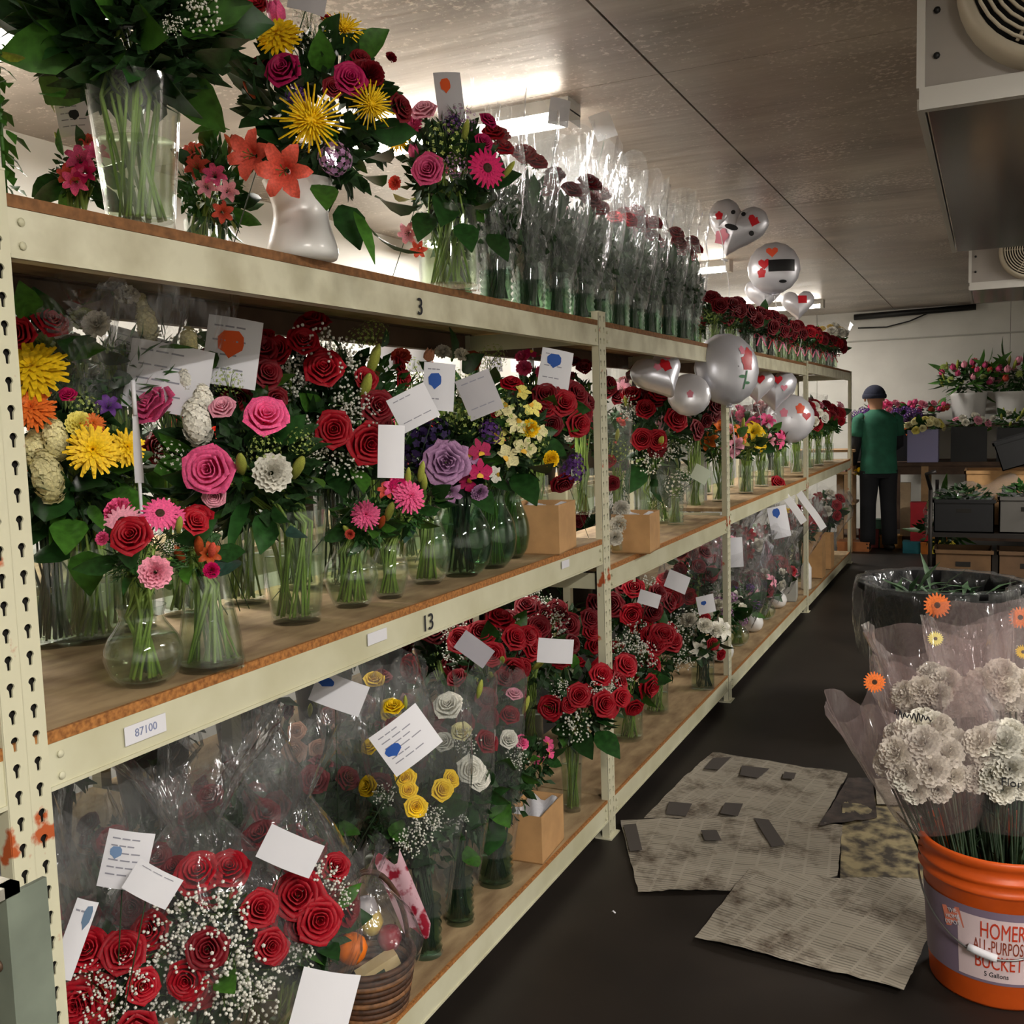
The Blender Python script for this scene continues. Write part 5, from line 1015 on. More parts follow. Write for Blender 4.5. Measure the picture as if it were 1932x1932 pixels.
def wraptext(txt, size, a, z, mt, rot=0, e=.003, xs=1):
    me = fontmesh(txt, size, mt, .0003); c, s = math.cos(rot), math.sin(rot)
    for v in me.vertices:
        x, y = v.co.x*xs*c-v.co.y*s, v.co.x*xs*s+v.co.y*c
        r = RB+(RT-RB)*.75*z/(HB*.74); v.co = on_bucket(th0+a+x/r, z+y, e+v.co.z)
    obj('lettering', me, LBL)
REDI = mat('red_orange_lettering', 'C23A1E', .5)
wraptext("HOMER'S", .060, .13, HB*.527, REDI, xs=.5); wraptext('ALL-PURPOSE', .048, .05, HB*.42, mat('brown_lettering', '8A3A22', .5), xs=.42); wraptext('BUCKET', .052, .03, HB*.315, REDI, xs=.56); wraptext('5 Gallons', .018, 0, HB*.235, INK, xs=.8)
def tilt_sq(a, z, s, mt, rot):
    mb = MB(); pts = [(s*math.cos(rot+PI/4+k*PI/2), s*math.sin(rot+PI/4+k*PI/2)) for k in range(4)]
    r = RB+(RT-RB)*.6
    mb.add([on_bucket(th0+a+x/r, z+y, .0025) for x, y in pts], [(0, 1, 2, 3)]); obj('emblem', mb.mesh('emblem', mt), LBL)
tilt_sq(-.62, HB*.55, .036, mat('salmon_emblem', 'E0826A', .5), .25)
for i, w_ in enumerate(('THE', 'HOME', 'DEPOT')): wraptext(w_, .014, -.62, HB*.55+.016-.016*i, WHITE, .25, .0034)
HG = mat('wire_handle', '8C8C8C', .35, metal=.9)
mb = MB(); hp = [on_bucket(th0+a, z, .012) for a, z in [(-1.5+.1*i, HB*(.72-.36*math.sin(PI*min(1, i/30)))) for i in range(31)]]
mb.tube(hp, .0028, 6); obj('handle', mb.mesh('handle', HG), t)
mb = MB(); mb.tube([on_bucket(th0-.36+.09*i, HB*.40-.003*i, .014) for i in range(5)], .010, 10); obj('handle_grip', mb.mesh('handle_grip', WHITE), t)
def bunch(label, foot, head, hr, fl, cone, mt, seed, rnd=''):
    d = head-foot; L = d.length; q = d.to_track_quat('Z', 'Y'); t = thing('carnation_bunch', label, 'flowers', foot, 'white carnation bunches in the orange bucket'); rg = random.Random(seed)
    mb = MB()
    for i in range(46):
        a = rg.random()*6.28; r0 = .05*math.sqrt(rg.random()); r1 = hr*.8*math.sqrt(rg.random())
        mb.tube([(r0*math.cos(a), r0*math.sin(a), 0), (r0*1.2*math.cos(a), r0*1.2*math.sin(a), L*.35), (r1*math.cos(a), r1*math.sin(a), L*.86)], .0034, 4)
        if i % 2: leaf_grid(mb, .09, .008, (r1*.6*math.cos(a), r1*.6*math.sin(a), L*rg.uniform(.45, .75)), (math.cos(a), math.sin(a), 1.6), (0, 0, 1), .3, .2, 2)
    obj('stems', mb.mesh('stems', STEMD), t, (0, 0, 0), q, kind='stuff')
    for px, py, sp, dd in fl:
        p = P(px, py, depth_of(head)-dd); s = sp*(depth_of(head)-dd)/FPX; dv = ((p-head)*4+d.normalized()*.4+Vector((0, -.5, .1))).normalized()
        obj('carnation', flower_mesh('carnation', 'white'), t, p-foot, dv.to_track_quat('Z', 'Y') @ Quaternion((0, 0, 1), rg.random()*6), s)
    obj('sleeve', sleeve_mesh([(r, L*z) for r, z in cone], mt, seed, n=64, crinkle=.12, jag=.035, pleat=.25), t, (0, 0, 0), q)
    return t
ft = BK+Vector((-.04, 0, .05))
hA = P(1742, 1420, dB+.02)
bA = bunch('white carnation bunch in printed film leaning left in the bucket', ft, hA, .13,
      [(1690, 1420, 34, .08), (1740, 1400, 36, .1), (1785, 1420, 34, .08), (1705, 1460, 34, .1), (1755, 1450, 36, .12), (1800, 1465, 30, .08), (1725, 1490, 28, .1), (1770, 1490, 26, .1), (1670, 1440, 26, .04), (1720, 1375, 34, .06), (1765, 1370, 34, .06), (1800, 1395, 28, .04), (1690, 1385, 26, .02), (1740, 1355, 26, .02), (1815, 1440, 22, .02)],
      [(.10, .66), (.155, .9), (.175, 1.05), (.19, 1.3)], PRINTF, 801)
hB = P(1905, 1430, dB+.0)
BUN = {}; BUN['B'] = bunch('white carnation bunch upright at the right side of the bucket', BK+Vector((.05, -.03, .05)), hB, .13,
      [(1848, 1400, 32, .08), (1842, 1470, 28, .08), (1860, 1420, 32, .08), (1895, 1400, 34, .1), (1930, 1410, 32, .08), (1870, 1460, 32, .1), (1905, 1450, 34, .12), (1890, 1490, 28, .1), (1925, 1480, 30, .1), (1905, 1380, 30, .06), (1875, 1385, 28, .05), (1850, 1445, 24, .04), (1940, 1445, 30, .08)],
      [(.10, .66), (.13, .9), (.15, 1.05), (.17, 1.3)], CELLO, 802)
hC = P(1775, 1290, dB+.22)
BUN['C'] = bunch('white carnation bunch at the back left of the bucket', BK+Vector((-.03, .06, .05)), hC, .13,
      [(1740, 1300, 30, .05), (1780, 1285, 32, .06), (1815, 1300, 28, .04), (1760, 1325, 28, .06), (1800, 1335, 28, .05), (1730, 1330, 24, .03), (1790, 1350, 26, .05), (1705, 1310, 28, .03), (1755, 1270, 26, .03), (1830, 1320, 24, .03), (1770, 1310, 28, .08), (1720, 1350, 26, .05), (1820, 1355, 24, .06)],
      [(.10, .62), (.15, .85), (.18, 1.0), (.20, 1.22)], PRINTF, 803)
hD = P(1885, 1275, dB+.2)
BUN['D'] = bunch('white carnation bunch at the back right of the bucket', BK+Vector((.04, .07, .05)), hD, .13,
      [(1850, 1285, 28, .05), (1890, 1270, 32, .06), (1925, 1285, 28, .04), (1870, 1315, 28, .06), (1910, 1320, 28, .05), (1855, 1310, 24, .03), (1900, 1345, 26, .05), (1860, 1340, 26, .05), (1930, 1345, 26, .05), (1895, 1300, 28, .08)],
      [(.10, .62), (.14, .85), (.17, 1.0), (.2, 1.25)], PRINTF, 804)
for i, (px, py, s, dd, c) in enumerate(((1650, 1287, 20, .0, 'orange'), (1768, 1142, 26, .2, 'orange'), (1925, 1165, 22, .2, 'orange'), (1765, 1205, 15, .15, 'pyellow'), (1930, 1230, 14, .1, 'yellow'))):
    par = bA if i in (0,) else BUN['C'] if i in (1, 3) else BUN['D']; pp_ = P(px, py, dB+dd)
    fo = obj('flower_print', flower_mesh('gerbera', c), par, pp_-par.location, Vector((.2, -.9, .2)).to_track_quat('Z', 'Y'), (s*dB/FPX, s*dB/FPX, s*.3*dB/FPX)); fo['label'] = ['orange flower print on the left edge of the wrap', 'orange flower print at the top of the back left wrap', 'orange flower print at the top of the back right wrap', 'pale yellow flower print on the back left wrap', 'yellow flower print on the back right wrap'][i]
def script(px, py, dd, wpx, label, txt=None):
    p = P(px, py, dB+dd); q = Quaternion((0, 0, 1), YAW-.55) @ Quaternion((1, 0, 0), PI/2)
    if txt: me = fontmesh(txt, wpx*dB/FPX*.42, INK, .0004)
    else:
        mb = MB(); W_ = wpx*dB/FPX; mb.tube([(W_*(k/40-.5), .009*math.sin(k*1.25)*(1+.5*math.sin(k*.31)), 0) for k in range(41)], .0016, 4); me = mb.mesh('script', INK)
    par = bA if txt is None else BUN['B']; so = obj('film_lettering', me, par, p-par.location, q); so['label'] = label
script(1722, 1352, -.14, 62, 'black handwritten script print on the left wrap'); script(1908, 1478, -.15, 50, 'black script print on the right wrap', 'Flor')

# ================================================================== waste bin with clear liner
yb = 5.2; pc = at(1772, 1105, y=yb); rim = pc.z+.02; rr = .37
t = thing('waste_bin', 'large black waste bin with a clear liner behind the carnations', 'bin', (pc.x, yb, 0))
mb = MB(); mb.lathe([(rr*.8, 0), (rr*.97, rim*.94), (rr*1.02, rim*.96), (rr*1.02, rim), (rr*.98, rim), (rr*.95, rim*.9), (rr*.76, .02), (.001, .02)], 40, cap0=True); obj('body', mb.mesh('body', mat('matt_black_plastic', '101011', .9, spec=.15)), t)
obj('liner', sleeve_mesh([(rr*1.02, rim*.45), (rr*1.05, rim*.75), (rr*1.05, rim*1.0), (rr*1.02, rim*1.02), (rr*.93, rim*1.0), (rr*.85, rim*.7)], CELLO_G, 900, 'liner', 90, .09, .03, .45), t)
mb = MB(); rg = random.Random(4)
for k in range(50): leaf_grid(mb, .2, .03, (rg.uniform(-.2, .2), rg.uniform(-.2, .2), rim*.88), (rg.gauss(0, 1), rg.gauss(0, 1), .5), (0, 0, 1), .3, .2, 2)
obj('clippings', mb.mesh('clippings', mat('cut_leaves', '3E5A3A', .6, .4, 30)), t, kind='stuff')
obj('clippings_bed', MB().lathe([(.001, rim*.86), (rr*.9, rim*.84)], 24).mesh('clippings_bed', BLK), t)

# ================================================================== newspapers on the floor
m = bpy.data.materials.new('newsprint'); m.use_nodes = True; nt = m.node_tree; bs = nt.nodes['Principled BSDF']; N = nt.nodes.new; Lk = nt.links.new
tc = N('ShaderNodeTexCoord'); bs.inputs['Roughness'].default_value = .85; bs.inputs['Specular IOR Level'].default_value = .1
br = N('ShaderNodeTexBrick'); br.inputs['Scale'].default_value = 1; br.inputs['Brick Width'].default_value = .075; br.inputs['Row Height'].default_value = .014; br.inputs['Mortar Size'].default_value = .0055; br.inputs['Mortar Smooth'].default_value = .4; br.offset = 0
br.inputs['Color1'].default_value = (.45, .45, .45, 1); br.inputs['Color2'].default_value = (.9, .9, .9, 1); br.inputs['Mortar'].default_value = (1, 1, 1, 1); Lk(tc.outputs['Object'], br.inputs[0])
b2 = N('ShaderNodeTexBrick'); b2.inputs['Scale'].default_value = 1; b2.inputs['Brick Width'].default_value = .13; b2.inputs['Row Height'].default_value = .085; b2.inputs['Mortar Size'].default_value = .006; b2.inputs['Bias'].default_value = .25; b2.offset = .37
b2.inputs['Color1'].default_value = (0, 0, 0, 1); b2.inputs['Color2'].default_value = (1, 1, 1, 1); b2.inputs['Mortar'].default_value = (1, 1, 1, 1); Lk(tc.outputs['Object'], b2.inputs[0])
pr_ = N('ShaderNodeValToRGB'); pr_.color_ramp.interpolation = 'CONSTANT'; pr_.color_ramp.elements[0].position = 0; pr_.color_ramp.elements[0].color = (.22, .2, .19, 1); pr_.color_ramp.elements[1].position = .16; pr_.color_ramp.elements[1].color = (1, 1, 1, 1); Lk(b2.outputs[0], pr_.inputs[0])
mx1 = N('ShaderNodeMix'); mx1.data_type = 'RGBA'; mx1.blend_type = 'MULTIPLY'; mx1.inputs[0].default_value = 1; Lk(br.outputs[0], mx1.inputs[6]); Lk(pr_.outputs[0], mx1.inputs[7])
ns = N('ShaderNodeTexNoise'); ns.inputs['Scale'].default_value = 4.5; ns.inputs['Detail'].default_value = 8; ns.inputs['Roughness'].default_value = .7; Lk(tc.outputs['Object'], ns.inputs[0])
nr = N('ShaderNodeValToRGB'); nr.color_ramp.elements[0].position = .33; nr.color_ramp.elements[1].position = .50; nr.color_ramp.elements[0].color = (*lin('4A3C30'), 1); nr.color_ramp.elements[1].color = (*lin('A29A8C'), 1); Lk(ns.outputs[0], nr.inputs[0])
mx2 = N('ShaderNodeMix'); mx2.data_type = 'RGBA'; mx2.blend_type = 'MULTIPLY'; mx2.inputs[0].default_value = 1; Lk(mx1.outputs[2], mx2.inputs[6]); Lk(nr.outputs[0], mx2.inputs[7]); Lk(mx2.outputs[2], bs.inputs['Base Color'])
NEWS = m
NEWSC = mat('coloured_newsprint', 'A0926E', .85, col2='3E372F', scale=15, thr=(.4, .6), detail=6)
def paper(label, pts, z, mt=NEWS, rot=None, folds=()):
    W = [at(px, py, z=z) for px, py in pts]; c = sum(W, Vector())/len(W); ang = math.atan2((W[1]-W[0]).y, (W[1]-W[0]).x) if rot is None else rot
    q = Quaternion((0, 0, 1), ang); inv = q.inverted(); L_ = [inv @ (p-c) for p in W]; n = 16; rg = random.Random(int(pts[0][0]))
    ring = []
    k = len(L_)
    for i in range(k):
        for j in range(n):
            u = j/n; p = L_[i]*(1-u)+L_[(i+1) % k]*u; ring.append(p*(1+rg.uniform(-.006, .006)))
    mb = MB(); K = len(ring); cen = Vector((0, 0, 0)); vs = []
    lv = [0.04, .3, .6, .85, 1.0]
    for l in lv:
        for p in ring:
            v = p*l; v.z = .0035+.0025*math.sin(v.x*19+v.y*7)+.002*math.sin(v.y*31-v.x*9)+(.004*rg.random() if l == 1 else 0); vs.append(v)
    fs = [tuple(range(K))]
    for a in range(len(lv)-1):
        for i in range(K): fs.append((a*K+i, (a+1)*K+i, (a+1)*K+(i+1) % K, a*K+(i+1) % K))
    mb.add(vs, fs); o = obj('newspaper', mb.mesh('newspaper', mt), None, c, q); o['label'] = label; o['category'] = 'newspaper'
    o['group'] = 'newspapers on the floor'; return o
paper('large newspaper sheet farthest back beside the rack foot', [(1345, 1420), (1600, 1462), (1545, 1562), (1215, 1545), (1290, 1470)], .002)
paper('newspaper sheet with a dark photo corner under the rack edge', [(1170, 1550), (1420, 1545), (1590, 1560), (1580, 1655), (1380, 1682), (1205, 1684)], .006, rot=.1)
paper('coloured newspaper page next to the bucket', [(1590, 1500), (1690, 1500), (1765, 1620), (1750, 1680), (1585, 1660)], .004, NEWSC)
paper('front newspaper sheet with columns lying before the bucket', [(1415, 1640), (1590, 1660), (1755, 1660), (1765, 1740), (1705, 1872), (1310, 1770)], .012, rot=-.25)
paper('dark printed newspaper page at the back by the bucket', [(1600, 1470), (1645, 1468), (1655, 1545), (1545, 1562)], .008, mat('dark_newsprint', '4A3E38', .85, col2='2A2422', scale=18))
paper('small torn newspaper scrap behind the carnation stems', [(1650, 1470), (1740, 1475), (1745, 1522), (1655, 1520)], .009)
paper('narrow newspaper flap by the bucket rim', [(1690, 1530), (1760, 1545), (1770, 1600), (1735, 1580)], .010)
def scrap(label, px, py, s):
    mb = MB(); mb.grid(lambda u, v: (s*(u-.5), s*.6*(v-.5), .003+.003*math.sin(5*u)), 3, 2); thing('paper_scrap', label, 'scrap', at(px, py, z=0), None, mb.mesh('paper_scrap', WHITE))
scrap('tiny white scrap on the dark floor before the newspapers', 1158, 1722, .012)
NP_ = mat('dark_print_block', '4A4440', .85)
def block(px, py, qpts, z):
    W = [at(a, b, z=z) for a, b in qpts]; o = bpy.data.objects
    return W
for nm, qp, z in (('newspaper.001', [(1176, 1556), (1200, 1554), (1212, 1604), (1188, 1606)], .017), ('newspaper.001', [(1422, 1543), (1450, 1546), (1482, 1594), (1456, 1598)], .017), ('newspaper', [(1262, 1512), (1306, 1516), (1294, 1540), (1256, 1536)], .013), ('newspaper', [(1345, 1430), (1380, 1428), (1356, 1452), (1328, 1450)], .013), ('newspaper', [(1400, 1444), (1452, 1450), (1430, 1468), (1396, 1462)], .013), ('newspaper', [(1368, 1514), (1402, 1516), (1392, 1540), (1358, 1534)], .013), ('newspaper', [(1480, 1456), (1502, 1458), (1498, 1470), (1476, 1468)], .013), ('newspaper.001', [(1322, 1566), (1352, 1566), (1362, 1586), (1330, 1586)], .017)):
    par = bpy.data.objects[nm]; inv = (Matrix.Translation(par.location) @ par.rotation_quaternion.to_matrix().to_4x4()).inverted()
    mb = MB(); mb.add([inv @ at(a, b, z=z) for a, b in qp], [(3, 2, 1, 0)]); obj('photo_print', mb.mesh('photo_print', NP_, False), par)
# ================================================================== background: work table, tubs, shelf, cart, person
WOODD = mat('dark_brown_wood', '4A3628', .7, .25, 10); WOODL = mat('light_wood', '9A7A56', .7, .2, 10)
TB = at(1740, 872, y=11.2).z
tb = thing('work_table', 'long dark wooden work table against the far wall', 'table', (0, 11.55, 0))
obj('tabletop', MB().box((-1.5, -.35, TB-.04), (1.7, .35, TB)).mesh('tabletop', WOODD, False), tb)
obj('apron', MB().box((-1.5, -.33, TB-.13), (1.7, -.30, TB-.04)).mesh('apron', WOODD, False), tb)
for x in (-1.45, -.6, .5, 1.6):
    for y in (-.3, .3): obj('leg', MB().box((x-.035, y-.035, 0), (x+.035, y+.035, TB-.04)).mesh('leg', WOODL, False), tb)
obj('lower_shelf', MB().box((-1.48, -.30, .1), (1.6, .34, .13)).mesh('lower_shelf', WOODD, False), tb)
SH = at(1830, 800, y=12.1).z
ws = thing('wall_shelf', 'raised dark shelf behind the work table carrying white buckets', 'shelf', (0, 12.25, 0))
obj('shelf_board', MB().box((-1.0, -.25, SH-.03), (1.9, .3, SH)).mesh('shelf_board', WOODD, False), ws)
for x in (-.95, .3, 1.8): obj('upright', MB().box((x-.025, .1, 0), (x+.025, .15, SH-.03)).mesh('upright', WOODD, False), ws)
for i, px in enumerate((1827, 1912)):
    b = at(px, 800, y=12.1); b.z = SH
    arr(['white bucket of pink tulips and greens on the raised shelf', 'second white bucket of pink and green stems at the right edge'][i], None, 0, ('bucket', .34, .19), (0, 0, .36, .17, .53), '', 'tulip pink 9 .05; tulip lpink 7 .05; tulip coral 4 .05; lily_bud green 8 .06; chrysanthemum green 4 .04', fol='fresh', world=(b.x, 12.1, SH+.002), glass=WHITEV, leaves=30, leafk=('long', LEAFL), lsz=.25, cat='bucket')
row('pink tulip flats on the raised shelf beside the first white bucket', 12.1, at(1740, 780, y=12.1).x, SH, 'tulip pink 10 .045; carnation lpink 6 .045; tulip coral 6 .045', 'fresh', rx=.3, rz=.07, hc=.2, vk=('cube', .12, .2), glass=BLK)
row('pink and pale flowers on the raised shelf behind the person', 12.1, at(1672, 780, y=12.1).x, SH, 'carnation pink 8 .045; carnation lpink 5 .045; chrysanthemum green 3 .05', 'fresh', rx=.22, rz=.08, hc=.2, vk=('cube', .12, .16), glass=BLK)
def tub(label, px, y, mt, wd, h, rnd, fol, rz=.09, hc=None):
    x = at(px, 860, y=y).x
    return arr(label, None, 0, ('cube', h, wd), (0, 0, wd*.95, rz, hc or h+.03), '', rnd, fol=fol, world=(x, y, TB), glass=mt, leaves=4, lsz=.12, cat='tub', name='flower_tub')
tub('lilac plastic tub of cream and yellow roses on the table', 1742, 11.32, mat('lilac_plastic', '8F8CB4', .4), .21, .34, 'rose cream 12 .04; rose pyellow 7 .04; chrysanthemum orange 3 .06', 'fresh')
tub('black tub of pale flowers right of the lilac tub', 1828, 11.4, BLK, .24, .36, 'rose lpink 5 .045; carnation white 5 .045', 'fresh')
tub('black tub of purple flowers right behind the person', 1704, 11.6, BLK, .2, .34, 'statice purple 10 .07; statice lav 6 .06', 'fresh', hc=.48)
tub('purple flowers in a dark tub left of the person', 1630, 11.6, BLK, .17, .3, 'statice purple 10 .07', 'dark', hc=.46)
tub('dark tub with leafy stems at the right end of the table', 1912, 11.35, BLK, .22, .34, 'lily_bud green 8 .05; carnation white 4 .04', 'fresh', hc=.42)
# things under the table and by the far floor
rgb = random.Random(9)
for i, (px, y, w_, h, c, lab) in enumerate(((1738, 11.0, .10, .52, 'A81E2A', 'tall red box standing under the table'), (1728, 10.95, .12, .12, '2E7A8A', 'teal box on the floor under the table'), (1755, 11.0, .09, .34, 'A0763A', 'tan roll under the table beside the red box'), (1758, 10.9, .10, .12, 'D07A2C', 'orange box on the floor by the cart'), (1780, 10.9, .11, .13, 'D8C53A', 'yellow carton on the floor by the cart'),
        (1660, 11.35, .10, .30, '5A8A74', 'green framed panel between the person legs'), (1612, 11.0, .16, .10, 'A8683A', 'orange brown board on the floor left of the person'), (1682, 11.3, .11, .14, 'C8924A', 'golden box on the floor behind the person'), (1775, 11.05, .10, .22, 'B85A28', 'rust carton under the table'), (1708, 11.3, .05, .7, 'B09878', 'pale wooden post under the table'), (1640, 11.3, .1, .2, '8E3A38', 'dark red box behind the person feet'))):
    x = at(px, 1010, y=y).x; mb = MB(); mb.box((-w_, -w_*.7, 0), (w_, w_*.7, h*.93)); mb.box((-w_*1.03, -w_*.73, h*.86), (w_*1.03, w_*.73, h))
    thing('storage_box', lab, 'box', (x, y, 0), None, mb.mesh('storage_box', mat('box_'+c, c, .6, .15, 8), False))
# wooden crate rack left of the person
t = thing('wooden_stand', 'light wooden stand with pink paper left of the person', 'stand', (-1.55, 11.0, 0))
for x in (-.25, .25):
    for y in (-.15, .15): obj('leg', MB().box((x-.025, y-.025, 0), (x+.025, y+.025, 1.05)).mesh('leg', WOODL, False), t)
for z in (.5, .82, 1.05): obj('shelf_board', MB().box((-.3, -.2, z), (.3, .2, z+.025)).mesh('shelf_board', WOODL, False), t)
mb = MB(); mb.box((-.2, -.15, .846), (.2, .15, .90)); thing('paper_stack', 'stack of pink and white paper on the wooden stand', 'paper', (-1.55, 11.0, 0), None, mb.mesh('paper_stack', mat('pink_paper', 'D88A9A', .7, col2='E6DAD8', scale=20), False))
# cart with dark crates on the right
yc = 8.3; ct = thing('flower_cart', 'metal cart stacked with dark crates and kraft boxes at the right', 'cart', (at(1875, 1000, y=yc).x, yc, 0))
FR = mat('dark_cart_frame', '2A2624', .5, metal=.5); CX = .42
for z in (.12, .55): obj('deck', MB().box((-CX, -.5, z), (CX, .5, z+.03)).mesh('deck', FR, False), ct)
for x in (-CX, CX):
    for y in (-.5, .5): obj('leg', MB().tube([(x, y, .08), (x, y, .9)], .014, 8).mesh('leg', FR), ct)
    obj('push_handle', MB().tube([(x, -.5, .9), (x-.02, -.66, 1.02), (x*.9, -.66, 1.04)], .014, 8).mesh('push_handle', FR), ct)
for x in (-CX+.05, CX-.05):
    for y in (-.4, .4): obj('wheel', MB().lathe([(.001, -.015), (.05, -.015), (.055, 0), (.05, .015), (.001, .015)], 14).mesh('wheel', BLK), ct, (x, y, .055), Quaternion((0, 1, 0), PI/2))
def crate(label, dx, dy, z, a, b, h, mt, yaw=0, fill=None, tilt=0, fk=None):
    t = thing('crate', label, 'crate', Vector((ct.location.x+dx, yc+dy, z)))
    mb = MB(); th = .008; mb.box((-a, -b, 0), (a, b, th))
    for lo, hi in (((-a, -b, 0), (-a+th, b, h)), ((a-th, -b, 0), (a, b, h)), ((-a, -b, 0), (a, -b+th, h)), ((-a, b-th, 0), (a, b, h)), ((-a-.01, -b-.01, h-.025), (a+.01, -b+.004, h)), ((-a-.01, -b-.01, h-.025), (-a+.004, b+.01, h))): mb.box(lo, hi)
    obj('body', mb.mesh('body', mt, False), t); t.rotation_euler = (0, tilt, yaw)
    obj('hand_hole', MB().box((-.05, -b-.002, h*.6), (.05, -b-.0005, h*.72)).mesh('hand_hole', DARKHOLE, False), t)
    if fill: obj('foliage', FOLM[fill][0], t, (0, 0, h*.95), None, (a*1.1, b, .12), kind='stuff')
    return t
crate('kraft box on the lower deck of the cart', -.2, -.3, .152, .19, .16, .3, mat('dark_carton', '63492F', .8, .15, 10))
crate('second kraft box on the lower deck of the cart', .22, -.3, .152, .19, .16, .3, mat('brown_carton', '5A432E', .8, .15, 10))
crate('black crate of leaves at the left of the cart top deck', -.2, -.28, .582, .2, .18, .24, BLK, fill='dark')
crate('grey crate at the right of the cart top deck', .22, -.26, .582, .19, .18, .26, mat('grey_crate', '55524E', .6), fill='fresh')
crate('kraft carton at the back of the cart top deck', .1, .22, .582, .3, .2, .42, KRAFT)
crate('black tilted crate on top at the right edge', .30, .1, 1.08, .26, .2, .22, BLK, tilt=-.3)
mb = MB(); rg = random.Random(6)
t = thing('plastic_sheet', 'crumpled clear plastic lying over the cart boxes', 'plastic', Vector((ct.location.x-.08, yc-.05, .86)))
obj('sheet', MB().grid(lambda u, v: (.8*(u-.5), .6*(v-.5), .10*math.sin(4*u+2)*math.cos(5*v)+.05*math.sin(13*u+7*v)-.25*(2*u-1)**4), 22, 18).mesh('sheet', PLASTIC), t)
arr('green leafy stems standing left of the cart', None, 0, ('bucket', .26, .12), (0, 0, .2, .2, .55), '', 'lily_bud green 4 .05', fol='fresh', world=(at(1778, 1040, y=8.9).x, 8.9, 0), glass=BLK, leaves=14, leafk=('long', LEAFL), lsz=.28)

# person seen from behind: dark beanie, green tee over black sleeves, black trousers
FT = at(1657, 1036, y=11.0); FT.z = 0; HP = 1.74
pe = thing('person', 'person in a dark beanie, green shirt and black trousers standing turned away', 'person', FT)
SKIN = mat('skin', 'B58468', .6); SHIRT = mat('green_shirt', '1F5A44', .8, .15, 12); SLV = mat('black_sleeve', '17181C', .8); TROU = mat('black_trousers', '16171B', .85); BEAN = mat('navy_beanie', '1A1E30', .9, bump=.3, scale=80); SHOE = mat('dark_shoe', '1C1A18', .6)
def skin(name, pts, edges, rad, mt, parent, root=0, sub=2):
    me = bpy.data.meshes.new(name); me.from_pydata(pts, edges, []); me.materials.append(mt); o = obj(name, me, parent)
    md = o.modifiers.new('skin', 'SKIN'); 
    for i, v in enumerate(me.skin_vertices[0].data): v.radius = rad[i] if isinstance(rad[i], tuple) else (rad[i], rad[i]); v.use_root = (i == root)
    md.use_smooth_shade = True; s = o.modifiers.new('sub', 'SUBSURF'); s.levels = sub; s.render_levels = sub; return o
# facing +y and slightly left; x to the right
J = dict(pel=(0, 0, .92), sp=(0, .01, 1.12), ch=(-.01, .02, 1.33), nk=(-.015, .03, 1.47), hb=(-.02, .045, 1.56), hd=(-.03, .07, 1.64), ht=(-.03, .075, 1.70),
         ls=(-.19, .02, 1.40), le=(-.235, .02, 1.12), lw=(-.225, .16, .93), rs=(.18, .03, 1.40), re=(.22, .06, 1.13), rw=(.14, .26, 1.05),
         lh=(-.095, 0, .90), lk=(-.10, .03, .50), la=(-.11, 0, .09), lt=(-.125, .15, .03), rh=(.095, 0, .90), rk=(.11, .03, .49), ra=(.12, .0, .09), rt=(.14, .15, .03))
nm = list(J); ix = {k: i for i, k in enumerate(nm)}
Ed = [('pel', 'sp'), ('sp', 'ch'), ('ch', 'nk'), ('nk', 'hb'), ('hb', 'hd'), ('hd', 'ht'), ('ch', 'ls'), ('ls', 'le'), ('le', 'lw'), ('ch', 'rs'), ('rs', 're'), ('re', 'rw'), ('pel', 'lh'), ('lh', 'lk'), ('lk', 'la'), ('la', 'lt'), ('pel', 'rh'), ('rh', 'rk'), ('rk', 'ra'), ('ra', 'rt')]
rad = dict(pel=(.14, .10), sp=(.13, .10), ch=(.15, .11), nk=.055, hb=.075, hd=.092, ht=.06, ls=.062, le=.045, lw=.03, rs=.062, re=.045, rw=.03, lh=.09, lk=.062, la=.042, lt=.035, rh=.09, rk=.062, ra=.042, rt=.035)
pts = [J[k] for k in nm]; ed = [(ix[a], ix[b]) for a, b in Ed]; rd = [rad[k] for k in nm]
def addc(seq, rads, frm):
    pr = ix[frm]
    for p, r in zip(seq, rads): pts.append(p); rd.append(r); ed.append((pr, len(pts)-1)); pr = len(pts)-1
for wj, dr, sd in (('lw', Vector((-.02, .03, -.09)), Vector((.5, .8, 0))), ('rw', Vector((-.08, .05, -.01)), Vector((0, .2, -.9)))):
    w0 = Vector(J[wj]); pm = w0+dr*.8; pts.append(tuple(pm)); rd.append(.028); ed.append((ix[wj], len(pts)-1)); ix['palm'+wj] = len(pts)-1; sd = sd.normalized()
    for k in range(4):
        f0 = pm+sd*(.018*(1.5-k)); L_ = (.07, .08, .078, .06)[k]; addc([tuple(f0+dr.normalized()*.03), tuple(f0+dr.normalized()*L_*.7+Vector((0, .01, -.008))), tuple(f0+dr.normalized()*L_+Vector((0, .02, -.012)))], [.0095, .009, .008], 'palm'+wj)
    addc([tuple(w0+dr*.4+sd*.035), tuple(w0+dr*.8+sd*.05)], [.011, .009], wj)
skin('body', pts, ed, rd, SKIN, pe)
def sub_skin(name, keys, mt, grow, extra=None, sub=2):
    kk = list(keys); id2 = {k: i for i, k in enumerate(kk)}; e2 = [(id2[a], id2[b]) for a, b in Ed if a in id2 and b in id2]
    r2 = [tuple(v+grow for v in rad[k]) if isinstance(rad[k], tuple) else rad[k]+grow for k in kk]
    return skin(name, [J[k] for k in kk], e2, r2, mt, pe, 0, sub)
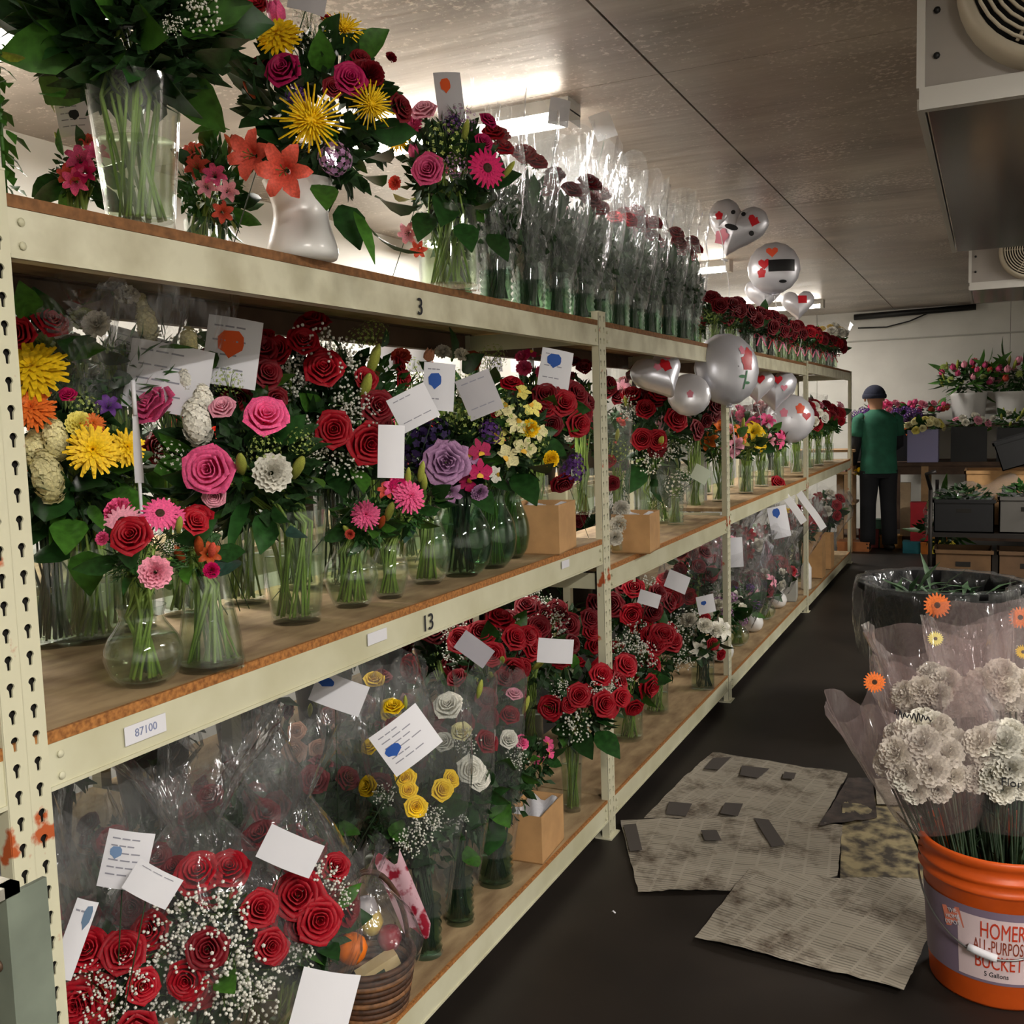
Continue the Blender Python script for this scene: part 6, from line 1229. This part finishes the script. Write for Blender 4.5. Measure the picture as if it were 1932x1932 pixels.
def loft(name, rings, mt, n=20):
    mb = MB(); K = len(rings)-1; mb.grid(lambda u, v: (rings[round(v*K)][0]+rings[round(v*K)][2]*math.cos(2*PI*u), rings[round(v*K)][1]+rings[round(v*K)][3]*math.sin(2*PI*u)*(1 if math.sin(2*PI*u) > 0 else .95), rings[round(v*K)][4]), n, K, 0, True)
    return obj(name, mb.mesh(name, mt), pe)
def limb(name, pts, rads, mt, par=pe):
    a = [Vector(p) for p in pts]; P2 = []; R2 = []
    for i in range(len(a)-1):
        for k in range(4):
            t = k/4; P2.append(a[i]*(1-t)+a[i+1]*t); R2.append(rads[i]*(1-t)+rads[i+1]*t)
    P2.append(a[-1]); R2.append(rads[-1]); mb = MB(); mb.tube(P2, R2, 14); return obj(name, mb.mesh(name, mt), par)
tr = loft('trousers', [(-.0, 0, .165, .125, .98), (0, 0, .175, .135, .90), (0, 0, .18, .135, .83), (0, 0, .17, .11, .78)], TROU)
for k in 'lr':
    sg = -1 if k == 'l' else 1
    limb('trouser_leg', [(J[k+'h'][0]*.95, 0, .86), (J[k+'k'][0], J[k+'k'][1], .50), (J[k+'a'][0], J[k+'a'][1], .07)], [.105, .082, .078], TROU, tr).location = (0, 0, 0)
sh_ = loft('shirt', [(0, 0, .19, .15, .83), (0, 0, .188, .15, .90), (0, .005, .178, .142, 1.05), (0, .01, .185, .14, 1.2), (-.005, .02, .205, .138, 1.33), (-.005, .022, .20, .125, 1.40), (-.01, .025, .15, .10, 1.45), (-.013, .03, .085, .078, 1.485), (-.014, .032, .066, .066, 1.50)], SHIRT, 28)
for k in 'lr':
    sh0 = Vector(J[k+'s']); el = Vector(J[k+'e']); wr = Vector(J[k+'w'])
    limb('shirt_sleeve', [tuple(sh0*.86+Vector((0, .004, 1.40*.14))), tuple(sh0), tuple(sh0*.35+el*.65)], [.065, .074, .072], SHIRT, sh_)
    limb('sleeve', [tuple(sh0), tuple(el), tuple(wr)], [.066, .054, .04], SLV)
mb = MB(); mb.lathe_e((-.03, .07, 1.655), .112, .118, .11, 20, 12, 0); mb.v = [v for v in mb.v]
bo = MB(); bo.grid(lambda u, v: (-.03+.114*math.sin(PI*(.52*v))*math.cos(2*PI*u), .068+.12*math.sin(PI*.52*v)*math.sin(2*PI*u), 1.645+.115*math.cos(PI*.52*v)-.02*math.sin(2*PI*u)*v*0), 24, 10, 0, True)
bo.lathe([(.118, 0), (.124, .02), (.12, .045), (.112, .05)], 24, 0, (-.03, .068, 1.615)); obj('beanie', bo.mesh('beanie', BEAN), pe)
fc = MB()
for sx in (-1, 1):
    fc.blob((-.03+sx*.095, .07, 1.615), (.014, .022, .032), 8, 6, 0)
    fc.blob((-.03+sx*.033, .155, 1.63), (.012, .008, .008), 8, 5, 1)
fc.tube([(-.03, .155, 1.64), (-.03, .18, 1.605), (-.03, .168, 1.595)], [.008, .015, .012], 6, 0); fc.tube([(-.055, .155, 1.565), (-.03, .163, 1.563), (-.005, .155, 1.565)], .006, 5, 2)
obj('face', fc.mesh('face', [SKIN, WHITE, mat('lips', '9A5A50', .6)]), pe)
for sx in (-1, 1):
    k = 'l' if sx < 0 else 'r'; a = J[k+'a']; sh = MB(); sh.lathe_e((a[0]+sx*.008, a[1]+.06, .042), .05, .145, .042, 14, 8, 0); obj('shoe', sh.mesh('shoe', SHOE), pe)
pe.rotation_euler = (0, 0, .35); pe.scale = (HP/1.76,)*3
arr('small yellow flower bunch held beside the person', None, 0, None, (0, 0, .06, .05, .0), '', 'chrysanthemum yellow 4 .04; chrysanthemum pyellow 3 .035', fol='fine', world=tuple(P(1625, 890, depth_of(FT)+.0)), leaves=2, lsz=.06)
